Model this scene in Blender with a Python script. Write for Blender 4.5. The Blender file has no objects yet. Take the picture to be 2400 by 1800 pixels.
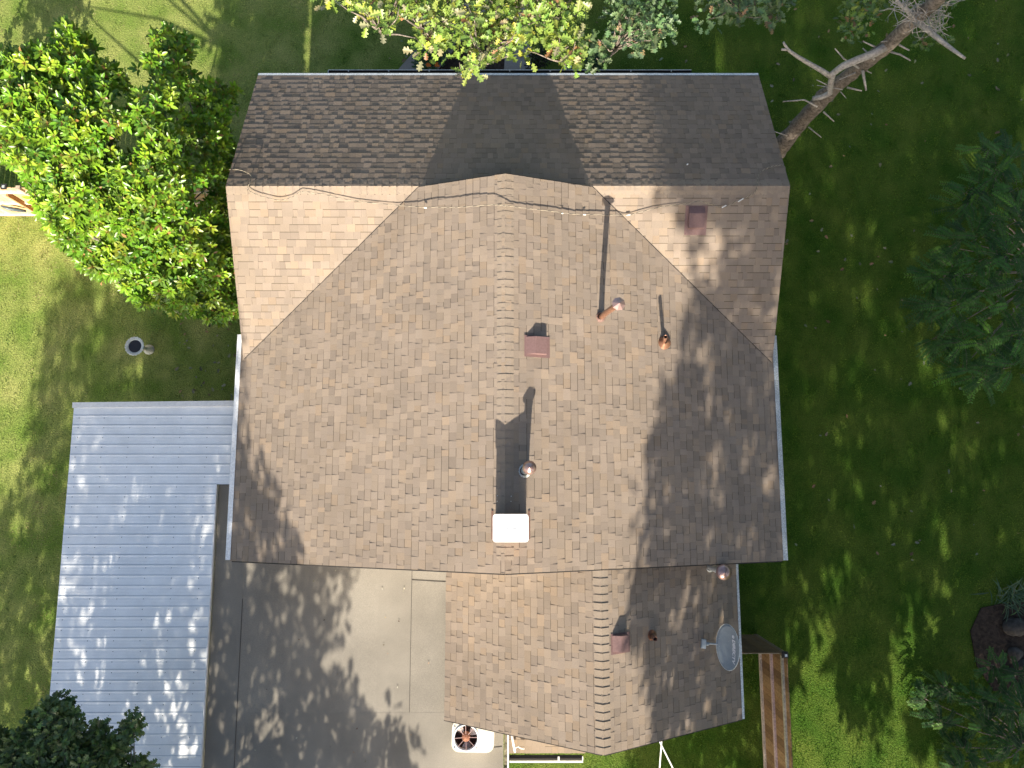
import bpy, math, random
import numpy as np
from mathutils import Vector, Matrix
random.seed(7); RNG = np.random.default_rng(11)
scene = bpy.context.scene
COL = scene.collection
rad = math.radians

# ------------------------------------------------------------------ camera
H = 17.6; TH = rad(7.8); FPX = 1664.0
cam_d = bpy.data.cameras.new('camera'); cam = bpy.data.objects.new('camera', cam_d); COL.objects.link(cam)
cam.location = (0, 0, H); cam.rotation_euler = (TH, 0, 0)
cam_d.sensor_width = 36; cam_d.lens = 36 * FPX / 2400; cam_d.clip_start = 0.1; cam_d.clip_end = 2000
scene.camera = cam
# ------------------------------------------------------------------ sky + sun
SUN_EL = 27.0; SUN_AZ = 0.7      # light travels towards +Y
w = bpy.data.worlds.new('World'); scene.world = w; w.use_nodes = True
nt = w.node_tree; bg = nt.nodes['Background']
sky = nt.nodes.new('ShaderNodeTexSky'); sky.sky_type = 'NISHITA'; sky.sun_disc = False
sky.sun_elevation = rad(SUN_EL); sky.sun_rotation = rad(180); sky.air_density = 1.0; sky.dust_density = 3.0; sky.ozone_density = .5
nt.links.new(sky.outputs[0], bg.inputs[0]); bg.inputs[1].default_value = 0.085
sd = bpy.data.lights.new('sun', 'SUN'); sd.energy = 4.2; sd.angle = rad(0.5); sd.color = (1.0, 0.90, 0.76)
sun = bpy.data.objects.new('sun', sd); COL.objects.link(sun)
tr = Vector((math.sin(rad(SUN_AZ)) * math.cos(rad(SUN_EL)), math.cos(rad(SUN_AZ)) * math.cos(rad(SUN_EL)), -math.sin(rad(SUN_EL))))
sun.rotation_euler = tr.to_track_quat('-Z', 'Y').to_euler()
scene.view_settings.view_transform = 'Standard'; scene.view_settings.look = 'None'
scene.view_settings.exposure = 1.47; scene.view_settings.gamma = 1
TE = math.tan(rad(SUN_EL))

def P(px, py, z):
    """point at height z seen at photo pixel (2400 wide)"""
    c, s = math.cos(TH), math.sin(TH); u = px - 1200; v = 900 - py
    d = np.array([u, v * c + FPX * s, v * s - FPX * c])
    return d * ((z - H) / d[2]) + np.array([0, 0, H])

# ------------------------------------------------------------------ materials
def mat(name, col=(.5, .5, .5), rough=.7, metal=0.0, attr=False, noise=None, noise2=None, bump=None, spec=.3, transl=0.0, coat=0.0):
    m = bpy.data.materials.new(name); m.use_nodes = True; n = m.node_tree.nodes; l = m.node_tree.links
    b = n['Principled BSDF']; b.inputs['Roughness'].default_value = rough; b.inputs['Metallic'].default_value = metal
    b.inputs['Specular IOR Level'].default_value = spec
    if coat: b.inputs['Coat Weight'].default_value = coat
    tc = n.new('ShaderNodeTexCoord')
    if attr:
        a = n.new('ShaderNodeAttribute'); a.attribute_name = 'Col'; out = a.outputs['Color']
    else:
        r = n.new('ShaderNodeRGB'); r.outputs[0].default_value = (*col, 1); out = r.outputs[0]
    for nz in (noise, noise2):
        if nz:
            sc, lo, hi = nz[:3]
            t = n.new('ShaderNodeTexNoise'); t.inputs['Scale'].default_value = sc; t.inputs['Detail'].default_value = 4
            l.new(tc.outputs['Object'], t.inputs['Vector'])
            mr = n.new('ShaderNodeMapRange'); mr.inputs[1].default_value = .3; mr.inputs[2].default_value = .7
            mr.inputs[3].default_value = lo; mr.inputs[4].default_value = hi
            l.new(t.outputs['Fac'], mr.inputs[0])
            mx = n.new('ShaderNodeVectorMath'); mx.operation = 'SCALE'
            l.new(out, mx.inputs[0]); l.new(mr.outputs[0], mx.inputs['Scale']); out = mx.outputs[0]
    l.new(out, b.inputs['Base Color'])
    if bump:
        t = n.new('ShaderNodeTexNoise'); t.inputs['Scale'].default_value = bump[0]; t.inputs['Detail'].default_value = 3
        l.new(tc.outputs['Object'], t.inputs['Vector'])
        bp = n.new('ShaderNodeBump'); bp.inputs['Strength'].default_value = bump[1]; bp.inputs['Distance'].default_value = bump[2]
        l.new(t.outputs['Fac'], bp.inputs['Height']); l.new(bp.outputs[0], b.inputs['Normal'])
    if transl:
        tb = n.new('ShaderNodeBsdfTranslucent'); l.new(out, tb.inputs['Color'])
        ms = n.new('ShaderNodeMixShader'); ms.inputs[0].default_value = transl
        l.new(b.outputs[0], ms.inputs[1]); l.new(tb.outputs[0], ms.inputs[2])
        l.new(ms.outputs[0], n['Material Output'].inputs['Surface'])
    return m

M = {}
M['shingle'] = mat('asphalt_shingle', attr=True, rough=.9, noise=(260, .80, 1.2), noise2=(1.1, .90, 1.08), bump=(420, .35, .004), spec=.2)
M['membrane'] = mat('rolled_roofing', attr=True, rough=.93, noise=(110, .78, 1.22), noise2=(1.0, .84, 1.12), bump=(120, .5, .005), spec=.15)
M['white_metal'] = mat('white_metal', (.80, .82, .82), rough=.5, noise=(26, .82, 1.1), noise2=(3, .9, 1.06))
M['galv'] = mat('galvanised_metal', (.66, .70, .70), rough=.42, metal=.35, noise=(40, .65, 1.2), noise2=(3, .85, 1.1))
M['panel'] = mat('ribbed_metal', (.90, .92, .91), rough=.40, metal=.25, noise=(3, .92, 1.04), noise2=(60, .95, 1.04))
M['white_paint'] = mat('white_paint', (.78, .78, .76), rough=.55, noise=(18, .9, 1.05))
M['cap'] = mat('chimney_cap_metal', (.80, .80, .78), rough=.5, noise=(7, .94, 1.03))
M['brick'] = mat('brick', (.30, .16, .11), rough=.9, noise=(30, .7, 1.3))
M['siding'] = mat('siding', (.55, .50, .42), rough=.8, noise=(4, .92, 1.06))
M['dark'] = mat('dark_trim', (.035, .032, .03), rough=.7)
M['copper'] = mat('brown_painted_metal', (.30, .155, .10), rough=.30, metal=.55, noise=(12, .8, 1.15), spec=.5)
M['capmetal'] = mat('vent_cap_metal', (.42, .28, .25), rough=.28, metal=.7, noise=(14, .85, 1.15))
M['maroon'] = mat('maroon_vent_paint', (.185, .115, .108), rough=.5, noise=(30, .9, 1.1))
M['flash'] = mat('chimney_flashing', (.16, .09, .07), rough=.8, noise=(40, .6, 1.3))
M['rust'] = mat('rust', (.30, .13, .075), rough=.8, noise=(40, .6, 1.3))
M['beige'] = mat('beige_enamel', (.70, .66, .54), rough=.45, noise=(9, .95, 1.03))
M['blade'] = mat('fan_blade', (.50, .42, .40), rough=.4, metal=.5)
M['dish'] = mat('dish_grey', (.29, .335, .355), rough=.5, noise=(20, .93, 1.05))
M['lettering'] = mat('lettering_white', (.8, .8, .8), rough=.6)
M['wood'] = mat('fence_wood', attr=True, rough=.85, noise=(25, .72, 1.22), noise2=(4, .85, 1.12))
M['concrete'] = mat('concrete', (.27, .25, .22), rough=.9, noise=(40, .85, 1.15), noise2=(1.4, .85, 1.1), bump=(90, .3, .004))
M['stone'] = mat('birdbath_stone', (.64, .67, .62), rough=.85, noise=(45, .7, 1.2), noise2=(7, .8, 1.1))
M['water'] = mat('dark_water', (.025, .022, .022), rough=.12, spec=.5)
M['bark'] = mat('bark', (.22, .185, .155), rough=.95, noise=(16, .45, 1.35), noise2=(60, .7, 1.25), bump=(22, .9, .02))
M['deadwood'] = mat('dead_wood', (.40, .37, .34), rough=.9, noise=(22, .6, 1.25), bump=(30, .5, .01))
M['rope'] = mat('braided_cable', attr=True, rough=.6)
M['soil'] = mat('soil', (.040, .029, .022), rough=1, noise=(12, .5, 1.5), bump=(14, .8, .03))
M['rock'] = mat('rock', (.06, .055, .05), rough=.95, noise=(9, .6, 1.4), bump=(12, .6, .03))
M['red'] = mat('red_paint', (.45, .02, .015), rough=.5, noise=(20, .8, 1.1))
M['yellow'] = mat('yellow_paint', (.55, .40, .02), rough=.5)
M['handle'] = mat('gate_handle', (.09, .12, .14), rough=.4, metal=.3)
M['leaf'] = mat('glossy_leaf', attr=True, rough=.34, spec=.55, transl=.28)
M['oakleaf'] = mat('oak_leaf', attr=True, rough=.42, spec=.5, transl=.25)
M['softleaf'] = mat('soft_leaf', attr=True, rough=.55, spec=.35, transl=.3)
M['grassblade'] = mat('grass_blade', attr=True, rough=.65, spec=.25, transl=.35)
M['litter'] = mat('dry_leaf', attr=True, rough=.8)
M['flower'] = mat('flower', attr=True, rough=.6, transl=.2)

def ground_mat():
    m = bpy.data.materials.new('lawn_ground'); m.use_nodes = True; n = m.node_tree.nodes; l = m.node_tree.links
    b = n['Principled BSDF']; b.inputs['Roughness'].default_value = .95; b.inputs['Specular IOR Level'].default_value = .1
    tc = n.new('ShaderNodeTexCoord')
    def nz(sc, det=5):
        t = n.new('ShaderNodeTexNoise'); t.inputs['Scale'].default_value = sc; t.inputs['Detail'].default_value = det
        l.new(tc.outputs['Object'], t.inputs['Vector']); return t
    def ramp(a, c):
        q = n.new('ShaderNodeValToRGB'); q.color_ramp.elements[0].position = .35; q.color_ramp.elements[1].position = .68
        q.color_ramp.elements[0].color = (*a, 1); q.color_ramp.elements[1].color = (*c, 1); return q
    # lawn drier and paler left, lusher right with tree shade painted in
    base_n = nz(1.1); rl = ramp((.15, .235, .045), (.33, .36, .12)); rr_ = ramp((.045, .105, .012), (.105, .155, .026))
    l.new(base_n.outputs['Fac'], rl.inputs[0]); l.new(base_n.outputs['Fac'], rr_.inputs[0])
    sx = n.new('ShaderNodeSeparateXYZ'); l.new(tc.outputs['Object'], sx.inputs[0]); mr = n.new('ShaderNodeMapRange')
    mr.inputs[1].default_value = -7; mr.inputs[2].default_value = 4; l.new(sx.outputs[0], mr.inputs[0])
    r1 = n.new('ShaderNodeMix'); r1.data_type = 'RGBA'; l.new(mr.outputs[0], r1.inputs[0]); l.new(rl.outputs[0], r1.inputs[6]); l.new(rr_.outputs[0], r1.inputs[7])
    r2 = n.new('ShaderNodeValToRGB'); r2.color_ramp.elements[0].position = .35; r2.color_ramp.elements[1].position = .7
    r2.color_ramp.elements[0].color = (.6, .6, .6, 1); r2.color_ramp.elements[1].color = (1.35, 1.3, 1.15, 1)
    l.new(nz(38).outputs['Fac'], r2.inputs[0])
    mx = n.new('ShaderNodeMix'); mx.data_type = 'RGBA'; mx.blend_type = 'MULTIPLY'; mx.inputs[0].default_value = 1
    l.new(r1.outputs[2], mx.inputs[6]); l.new(r2.outputs[0], mx.inputs[7]); l.new(mx.outputs[2], b.inputs['Base Color'])
    bp = n.new('ShaderNodeBump'); bp.inputs['Strength'].default_value = .8; bp.inputs['Distance'].default_value = .03
    l.new(nz(30).outputs['Fac'], bp.inputs['Height']); l.new(bp.outputs[0], b.inputs['Normal'])
    return m
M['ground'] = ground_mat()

# ------------------------------------------------------------------ helpers
BASE = {}
def tag(o, label=None, cat=None, group=None, kind=None):
    if label: o['label'] = label
    if cat: o['category'] = cat
    if group: o['group'] = group
    if kind: o['kind'] = kind
    return o
def empty(name, loc, label, cat, group=None):
    o = bpy.data.objects.new(name, None); COL.objects.link(o); o.location = loc
    o.empty_display_size = .2; BASE[o] = np.array(loc, float); tag(o, label, cat, group); return o
def link(name, me, parent):
    o = bpy.data.objects.new(name, me); COL.objects.link(o)
    if parent is not None: o.parent = parent; BASE[o] = BASE[parent]
    else: BASE[o] = np.zeros(3)
    return o

class MB:
    def __init__(s): s.v = []; s.f = []; s.c = []; s.m = []
    def add(s, vs, fs, col=(1, 1, 1), m=0):
        k = len(s.v); s.v.extend([tuple(map(float, q)) for q in vs])
        for i, f in enumerate(fs):
            s.f.append(tuple(a + k for a in f)); s.c.append(col if not isinstance(col, list) else col[i]); s.m.append(m)
    def box(s, c, size, rz=0, col=(1, 1, 1), m=0, R=None):
        hx, hy, hz = [q / 2 for q in size]
        R = R if R is not None else Matrix.Rotation(rz, 3, 'Z')
        vs = [R @ Vector((x, y, z)) + Vector(c) for x in (-hx, hx) for y in (-hy, hy) for z in (-hz, hz)]
        s.add(vs, [(0, 1, 3, 2), (4, 6, 7, 5), (0, 4, 5, 1), (2, 3, 7, 6), (0, 2, 6, 4), (1, 5, 7, 3)], col, m)
    def slab(s, top, th, col=(1, 1, 1), m=0):
        """extrude a ccw polygon downwards by th"""
        n = len(top); vs = [tuple(p) for p in top] + [(p[0], p[1], p[2] - th) for p in top]
        s.add(vs, [tuple(range(n)), tuple(range(2 * n - 1, n - 1, -1))] + [(i, i + n, (i + 1) % n + n, (i + 1) % n) for i in range(n)], col, m)
    def bar(s, a, b, w, h, col=(1, 1, 1), m=0, up=(0, 0, 1)):
        a = Vector(a); b = Vector(b); d = (b - a); L = d.length; d.normalize()
        u = Vector(up); side = d.cross(u).normalized(); u = side.cross(d)
        R = Matrix((d, side, u)).transposed()
        s.box((a + b) / 2, (L, w, h), col=col, m=m, R=R)
    def tube(s, pts, rs, seg=8, col=(1, 1, 1), m=0, cap=True, cols=None):
        pts = [Vector(p) for p in pts]; n = len(pts)
        if not hasattr(rs, '__len__'): rs = [rs] * n
        d0 = (pts[1] - pts[0]).normalized(); ref = Vector((0, 0, 1)) if abs(d0.z) < .9 else Vector((1, 0, 0))
        u = d0.cross(ref).normalized(); vs = []
        for i, p in enumerate(pts):
            d = (pts[min(i + 1, n - 1)] - pts[max(i - 1, 0)]).normalized()
            u = (u - d * u.dot(d)).normalized(); w_ = d.cross(u)
            for j in range(seg):
                a = 2 * math.pi * j / seg; vs.append(p + (u * math.cos(a) + w_ * math.sin(a)) * rs[i])
        fs = []; cc = []
        for i in range(n - 1):
            for j in range(seg):
                fs.append((i * seg + j, i * seg + (j + 1) % seg, (i + 1) * seg + (j + 1) % seg, (i + 1) * seg + j))
                cc.append(cols[(i + j) % len(cols)] if cols else col)
        if cap:
            fs.append(tuple(range(seg - 1, -1, -1))); fs.append(tuple((n - 1) * seg + j for j in range(seg))); cc += [col, col]
        s.add(vs, fs, cc, m)
    def lathe(s, prof, c, R=None, seg=24, col=(1, 1, 1), m=0, wob=None):
        R = R or Matrix.Identity(3); vs = []; c = Vector(c); n = len(prof)
        for (r, z) in prof:
            for j in range(seg):
                a = 2 * math.pi * j / seg; k = 1 + (wob(a, r) if wob else 0)
                vs.append(c + R @ Vector((r * k * math.cos(a), r * k * math.sin(a), z)))
        fs = [(i * seg + j, i * seg + (j + 1) % seg, (i + 1) * seg + (j + 1) % seg, (i + 1) * seg + j) for i in range(n - 1) for j in range(seg)]
        s.add(vs, fs, col, m)
    def build(s, name, mats, parent=None, smooth=False):
        me = bpy.data.meshes.new(name)
        o = link(name, me, parent); b = BASE[o]
        vs = np.array(s.v) - b
        me.from_pydata(vs.tolist(), [], s.f)
        for m_ in (mats if isinstance(mats, (list, tuple)) else [mats]): me.materials.append(m_)
        me.polygons.foreach_set('material_index', s.m)
        if smooth: me.polygons.foreach_set('use_smooth', [True] * len(s.f))
        at = me.color_attributes.new('Col', 'FLOAT_COLOR', 'CORNER')
        cnt = np.array([len(f) for f in s.f]); cc = np.repeat(np.c_[np.array(s.c, float), np.ones(len(s.f))], cnt, axis=0)
        at.data.foreach_set('color', cc.ravel()); me.update()
        return o

def cloud(name, tv, tf, pos, D, N, sc, cols, material, parent=None, wid=None):
    """many copies of one small template in ONE mesh. D direction, N normal per copy"""
    tv = np.array(tv, float); k = len(tv); n = len(pos)
    D = D / np.linalg.norm(D, axis=1, keepdims=True)
    S = np.cross(N, D); S /= np.maximum(np.linalg.norm(S, axis=1, keepdims=True), 1e-6); N2 = np.cross(D, S)
    sc = np.asarray(sc).reshape(-1, 1, 1) * np.ones((n, 1, 1))
    wd = 1.0 if wid is None else np.asarray(wid).reshape(-1, 1, 1)
    V = pos[:, None, :] + sc * (tv[None, :, 0:1] * D[:, None, :] + wd * tv[None, :, 1:2] * S[:, None, :] + tv[None, :, 2:3] * N2[:, None, :])
    me = bpy.data.meshes.new(name); o = link(name, me, parent); V = V - BASE[o]
    me.vertices.add(n * k); me.vertices.foreach_set('co', V.astype(np.float32).ravel())
    lens = np.array([len(f) for f in tf]); idx = np.concatenate([np.array(f) for f in tf])
    L = len(idx); allidx = (idx[None, :] + (np.arange(n) * k)[:, None]).ravel()
    me.loops.add(n * L); me.loops.foreach_set('vertex_index', allidx.astype(np.int32))
    st = np.concatenate([[0], np.cumsum(lens)[:-1]]); starts = (st[None, :] + (np.arange(n) * L)[:, None]).ravel()
    me.polygons.add(n * len(tf)); me.polygons.foreach_set('loop_start', starts.astype(np.int32))
    me.polygons.foreach_set('loop_total', np.tile(lens, n).astype(np.int32))
    me.materials.append(material)
    at = me.color_attributes.new('Col', 'FLOAT_COLOR', 'POINT')
    cc = np.ones((n, k, 4)); cc[:, :, :3] = cols[:, None, :] if cols.ndim == 2 else cols
    at.data.foreach_set('color', cc.astype(np.float32).ravel())
    me.update(calc_edges=True); me.validate()
    return o

def unit(n, zmin=-1):
    v = RNG.normal(size=(n, 3)); v /= np.linalg.norm(v, axis=1, keepdims=True)
    if zmin > -1: v[:, 2] = np.where(v[:, 2] < zmin, -v[:, 2], v[:, 2])
    return v
def inpoly(x, y, poly):
    x = np.asarray(x); y = np.asarray(y); r = np.zeros(x.shape, bool); n = len(poly)
    for i in range(n):
        x1, y1 = poly[i]; x2, y2 = poly[(i + 1) % n]
        if y1 != y2:
            r ^= ((y1 > y) != (y2 > y)) & (x < (x2 - x1) * (y - y1) / (y2 - y1) + x1)
    return r
def sample_poly(poly, n, mind=0, grow=1):
    xs = [p[0] for p in poly]; ys = [p[1] for p in poly]; out = []; tries = 0
    while len(out) < n and tries < n * 60:
        tries += 1; x = random.uniform(min(xs), max(xs)); y = random.uniform(min(ys), max(ys))
        if inpoly([x], [y], poly)[0] and (mind == 0 or all((x - a) ** 2 + (y - b) ** 2 > mind * mind for a, b in out)): out.append((x, y))
    return out
def pick(cols, n, jit=.15, p=None):
    cols = np.array(cols); i = RNG.choice(len(cols), n, p=p)
    return np.clip(cols[i] * (1 + RNG.normal(0, jit, (n, 1))) * (1 + RNG.normal(0, jit * .4, (n, 3))), .003, 1)

def clip_poly(poly, clip):
    """Sutherland-Hodgman, clip = ccw convex polygon"""
    out = poly
    for i in range(len(clip)):
        ax, ay = clip[i]; bx, by = clip[(i + 1) % len(clip)]; inp = out; out = []
        if not inp: return []
        def side(p): return (bx - ax) * (p[1] - ay) - (by - ay) * (p[0] - ax)
        for j in range(len(inp)):
            p = inp[j]; q = inp[(j + 1) % len(inp)]; sp, sq = side(p), side(q)
            if sp >= 0: out.append(p)
            if (sp >= 0) != (sq >= 0):
                t = sp / (sp - sq); out.append((p[0] + (q[0] - p[0]) * t, p[1] + (q[1] - p[1]) * t))
    return out
def area2(p): return sum(p[i][0] * p[(i + 1) % len(p)][1] - p[(i + 1) % len(p)][0] * p[i][1] for i in range(len(p))) / 2

SH = [(.225, .185, .145), (.245, .20, .155), (.205, .175, .145), (.265, .205, .145), (.175, .150, .130), (.145, .125, .11), (.235, .195, .16), (.28, .205, .135), (.215, .18, .15), (.19, .165, .14)]
SHP = [.17, .15, .14, .09, .09, .045, .13, .045, .09, .05]
SH = [tuple(.37 * a + .63 * b for a, b in zip(c, (.245, .196, .151))) for c in SH]; SH = [tuple(q * 1.12 for q in c) for c in SH]
def shingles(mb, O, e1, e2, poly3, tint=(1, 1, 1), EXP=.143, cap_h=1.0):
    """laminated shingles with real thickness on one roof plane. e1 along the eave, e2 down the slope"""
    O = Vector(O); e1 = Vector(e1).normalized(); e2 = Vector(e2).normalized(); nrm = e1.cross(e2)
    if nrm.z < 0: nrm = -nrm
    P2 = [((Vector(p) - O).dot(e1), (Vector(p) - O).dot(e2)) for p in poly3]
    if area2(P2) < 0: P2 = P2[::-1]
    smin = min(p[0] for p in P2); smax = max(p[0] for p in P2); tmin = min(p[1] for p in P2); tmax = max(p[1] for p in P2)
    # deck underneath
    k = len(P2); vs = [O + e1 * p[0] + e2 * p[1] - nrm * .004 for p in P2] + [O + e1 * p[0] + e2 * p[1] - nrm * .09 for p in P2]
    mb.add(vs, [tuple(range(k)), tuple(range(2 * k - 1, k - 1, -1))] + [(i, i + k, (i + 1) % k + k, (i + 1) % k) for i in range(k)], (.06, .05, .045))
    t1 = tmax; kk = 0
    while t1 > tmin:
        t0 = t1 - EXP; s = smin - random.uniform(0, .3)
        last = None
        while s < smax:
            wdt = random.choice((.09, .11, .13, .14, .15, .15, .165, .18, .21))
            raised = random.random() < .5
            if last is not None and random.random() < .45: raised = not last
            last = raised
            hb = (.0135 if raised else .0065) * cap_h * random.uniform(.85, 1.15); hu = .0022
            c = SH[random.choices(range(len(SH)), SHP)[0]]; g = random.uniform(.93, 1.07) * (1.0 if raised else .93)
            col = tuple(a * g * b for a, b in zip(c, tint))
            g_ = .0006
            r = clip_poly([(s + g_, t0), (s + wdt - g_, t0), (s + wdt - g_, t1), (s + g_, t1)], P2)
            if len(r) >= 3 and abs(area2(r)) > 1e-4:
                if area2(r) < 0: r = r[::-1]
                n = len(r)
                def hh(t): return hu + (hb - hu) * (t - t0) / EXP
                top = [O + e1 * a + e2 * b + nrm * hh(b) for a, b in r]; bot = [O + e1 * a + e2 * b - nrm * .003 for a, b in r]
                sidec = tuple(q * .5 for q in col)
                if Vector(e1).cross(Vector(e2)).z > 0: fs = [tuple(range(n))]
                else: fs = [tuple(range(n - 1, -1, -1))]
                cs = [col]
                for i in range(n): fs.append((i, i + n, (i + 1) % n + n, (i + 1) % n)); cs.append(sidec)
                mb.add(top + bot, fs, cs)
                # the dark shadow band printed below the butt of the next course
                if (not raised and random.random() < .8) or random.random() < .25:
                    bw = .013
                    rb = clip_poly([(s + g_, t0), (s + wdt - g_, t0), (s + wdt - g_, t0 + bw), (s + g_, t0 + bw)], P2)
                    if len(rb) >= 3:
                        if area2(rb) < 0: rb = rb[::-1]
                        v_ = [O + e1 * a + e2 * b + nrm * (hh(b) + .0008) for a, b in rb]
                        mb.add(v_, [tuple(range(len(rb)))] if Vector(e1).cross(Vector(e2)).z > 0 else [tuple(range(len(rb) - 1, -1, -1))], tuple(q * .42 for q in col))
            s += wdt
        t1 = t0; kk += 1

def ridge_caps(mb, A, B, slopeL, slopeR, side, wdt=.15, exp=.143, tint=(1, 1, 1), lf=1.0):
    """cap shingles bent over the ridge from A to B; 'side' is the horizontal unit vector to the right"""
    A = Vector(A); B = Vector(B); d = (B - A); L = d.length; d.normalize(); side = Vector(side); n = int(L / exp) + 1
    for i in range(n):
        a = A + d * (i * exp); b = A + d * min((i + 1) * exp + .0, L); c = SH[random.choices(range(len(SH)), SHP)[0]]
        col = tuple((.55 * q + .45 * r) * 1.04 * t for q, r, t in zip(c, (.235, .195, .15), tint))
        prof = [(-wdt, -wdt * slopeL), (-wdt * .55, -wdt * .55 * slopeL * .94), (-wdt * .22, -.006 - wdt * .15 * slopeL), (0, 0), (wdt * .22, -.006 - wdt * .15 * slopeR), (wdt * .55, -wdt * .55 * slopeR * .94), (wdt, -wdt * slopeR)]
        lift0 = .024 * lf + random.uniform(-.002, .003); lift1 = .014 * lf   # the butt end (at a) stands proud
        vs = []
        for q, lz in ((a, lift0), (b, lift1)):
            for (x, z) in prof: vs.append(q + side * x + Vector((0, 0, z + lz)))
        for (x, z) in prof: vs.append(a + side * x + Vector((0, 0, z + .0)))
        m_ = len(prof); fs = []; cs = []
        for j in range(m_ - 1):
            fs.append((j, j + 1, m_ + j + 1, m_ + j)); cs.append(col)
            fs.append((2 * m_ + j, 2 * m_ + j + 1, j + 1, j)); cs.append(tuple(q * .6 for q in col))
        mb.add(vs, fs, cs)

# ------------------------------------------------------------------ roof planes
RX, RZ, MS = -0.12, 5.2, .363          # main ridge x, z, slope
YB, YT = -1.56, 5.60                   # rear and front end of the main ridge
XL, XR = -5.56, 5.36
UY, UZ, US, UE = 5.62, 4.60, .4286, 8.69   # cross wing ridge y, z, slope, front eave y
UXL, UXR = -5.50, 5.34
QX, QZ, QS = 1.59, 4.55, .625          # rear wing
QL, QR, QB = -1.34, 4.58, -4.70
FZ = 2.50                              # flat roof
def zmain(x): return RZ - MS * abs(x - RX)
def zroof(x, y):
    z = -9
    if YB < y < YT and XL < x < XR: z = zmain(x)
    if UXL < x < UXR:
        if UY <= y < UE: z = max(z, UZ - US * (y - UY))
        elif y < UY and y > 2.2: z = max(z, UZ - US * (UY - y))
    if QB < y < YB and QL < x < QR: z = QZ - QS * abs(x - QX)
    return z
def on_roof(px, py, dh=0.0, z0=4.3):
    z = z0
    for _ in range(25):
        p = P(px, py, z); q = zroof(p[0], p[1])
        if q < 0: q = z - dh
        z = .5 * z + .5 * (q + dh)
    return P(px, py, z)

# ================================================================== SETTING
g = MB(); S_ = 300
g.add([(-S_, -S_, 0), (S_, -S_, 0), (S_, S_, 0), (-S_, S_, 0)], [(0, 1, 2, 3)])
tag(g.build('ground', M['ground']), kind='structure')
def gpoly(name, pts, z, m):
    b = MB(); b.slab([(*P(x, y, z)[:2], z) for x, y in pts][::-1], z + .01); o = b.build(name, m); tag(o, kind='structure'); return o
PATH1 = [(925, 172), (1020, 172), (1190, -40), (1110, -40)]
PATH2 = [(1180, 190), (1246, 190), (1246, -40), (1192, -40)]
gpoly('path', PATH1, .03, M['concrete']); gpoly('path', PATH2, .034, M['concrete'])
SOIL = [(2300, 1425), (2420, 1400), (2450, 1600), (2330, 1620), (2290, 1560), (2275, 1480)]
gpoly('soil_bed', SOIL, .03, M['soil'])
BED = [(985, 165), (1195, 165), (1180, 60), (1110, 50)]
gpoly('soil_bed', BED, .026, M['soil'])

# grass blades: one "stuff" object
def make_grass():
    n = 800000
    x = RNG.uniform(-15, 15.0, n); y = RNG.uniform(-8.2, 14.5, n)
    keep = ~((x > -5.0) & (x < 5.0) & (y > -1.2) & (y < 8.2)) & ~((x > -9.1) & (x < 4.2) & (y < 1.4) & (y > -8.2) & ((x < -.3) | (y > -4.6)))
    for poly in (PATH1, PATH2, SOIL, BED):
        W = [tuple(P(a, b, 0)[:2]) for a, b in poly]; jx = RNG.normal(0, .13 if poly is SOIL else .02, n); jy = RNG.normal(0, .13 if poly is SOIL else .02, n); keep &= ~(inpoly(x + jx, y + jy, W) & (RNG.random(n) > (.22 if poly is SOIL else 0)))
    strip = (abs(x + 10.35 + .12 * np.sin(y * 3)) < .13) & (y > 8); keep &= ~(strip & (RNG.random(n) < .75))
    x = x[keep]; y = y[keep]; n = len(x)
    # clumpy dryness field
    def fld(k, s):
        r = np.random.default_rng(s); v = np.zeros(n)
        for _ in range(10):
            a = r.uniform(0, 6.28); q = k * r.uniform(.5, 1.8); v += np.sin((x * math.cos(a) + y * math.sin(a)) * q + r.uniform(0, 6.28))
        return v / 3.2
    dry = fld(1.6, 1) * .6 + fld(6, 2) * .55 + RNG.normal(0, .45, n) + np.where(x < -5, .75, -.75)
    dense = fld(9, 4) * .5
    c1 = np.where(x < 4, 1.0, .0)[:, None] * np.array([.11, .22, .035]) + np.where(x < 4, 0, 1.0)[:, None] * np.array([.06, .16, .012]); c2 = np.where(x < 4, 1.0, .0)[:, None] * np.array([.36, .40, .135]) + np.where(x < 4, 0, 1.0)[:, None] * np.array([.30, .37, .06]); c3 = np.array([.44, .39, .20])  # right-hand blades are lusher, and darkened so their colour carries tree shade
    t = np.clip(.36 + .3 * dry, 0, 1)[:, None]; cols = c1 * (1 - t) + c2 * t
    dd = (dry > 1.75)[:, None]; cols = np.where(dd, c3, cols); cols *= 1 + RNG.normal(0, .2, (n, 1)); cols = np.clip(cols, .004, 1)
    h = RNG.uniform(.022, .052, n) * (1 + .35 * dense)
    pos = np.c_[x, y, np.zeros(n) - .004]
    D = np.c_[RNG.normal(0, 1.1, n), RNG.normal(0, 1.1, n), np.ones(n)]; N = np.c_[RNG.normal(size=(n, 2)), np.full(n, .8)]
    tv = [(0, -.17, 0), (0, .17, 0), (1, 0, .12)]
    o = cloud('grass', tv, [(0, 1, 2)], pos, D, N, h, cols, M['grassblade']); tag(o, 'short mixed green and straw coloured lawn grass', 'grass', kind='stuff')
make_grass()

# ================================================================== HOUSE
house = empty('house', (0, 3, 0), 'house with brown and tan shingled gable roofs filling the middle of the view', 'house')
b = MB()
b.slab([(-4.95, -1.1, 3.1), (4.8, -1.1, 3.1), (4.8, 8.2, 3.1), (-4.95, 8.2, 3.1)], 3.1)
b.slab([(-1.0, -4.3, 2.72), (4.2, -4.3, 2.72), (4.2, -1.1, 2.72), (-1.0, -1.1, 2.72)], 2.72)
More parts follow.
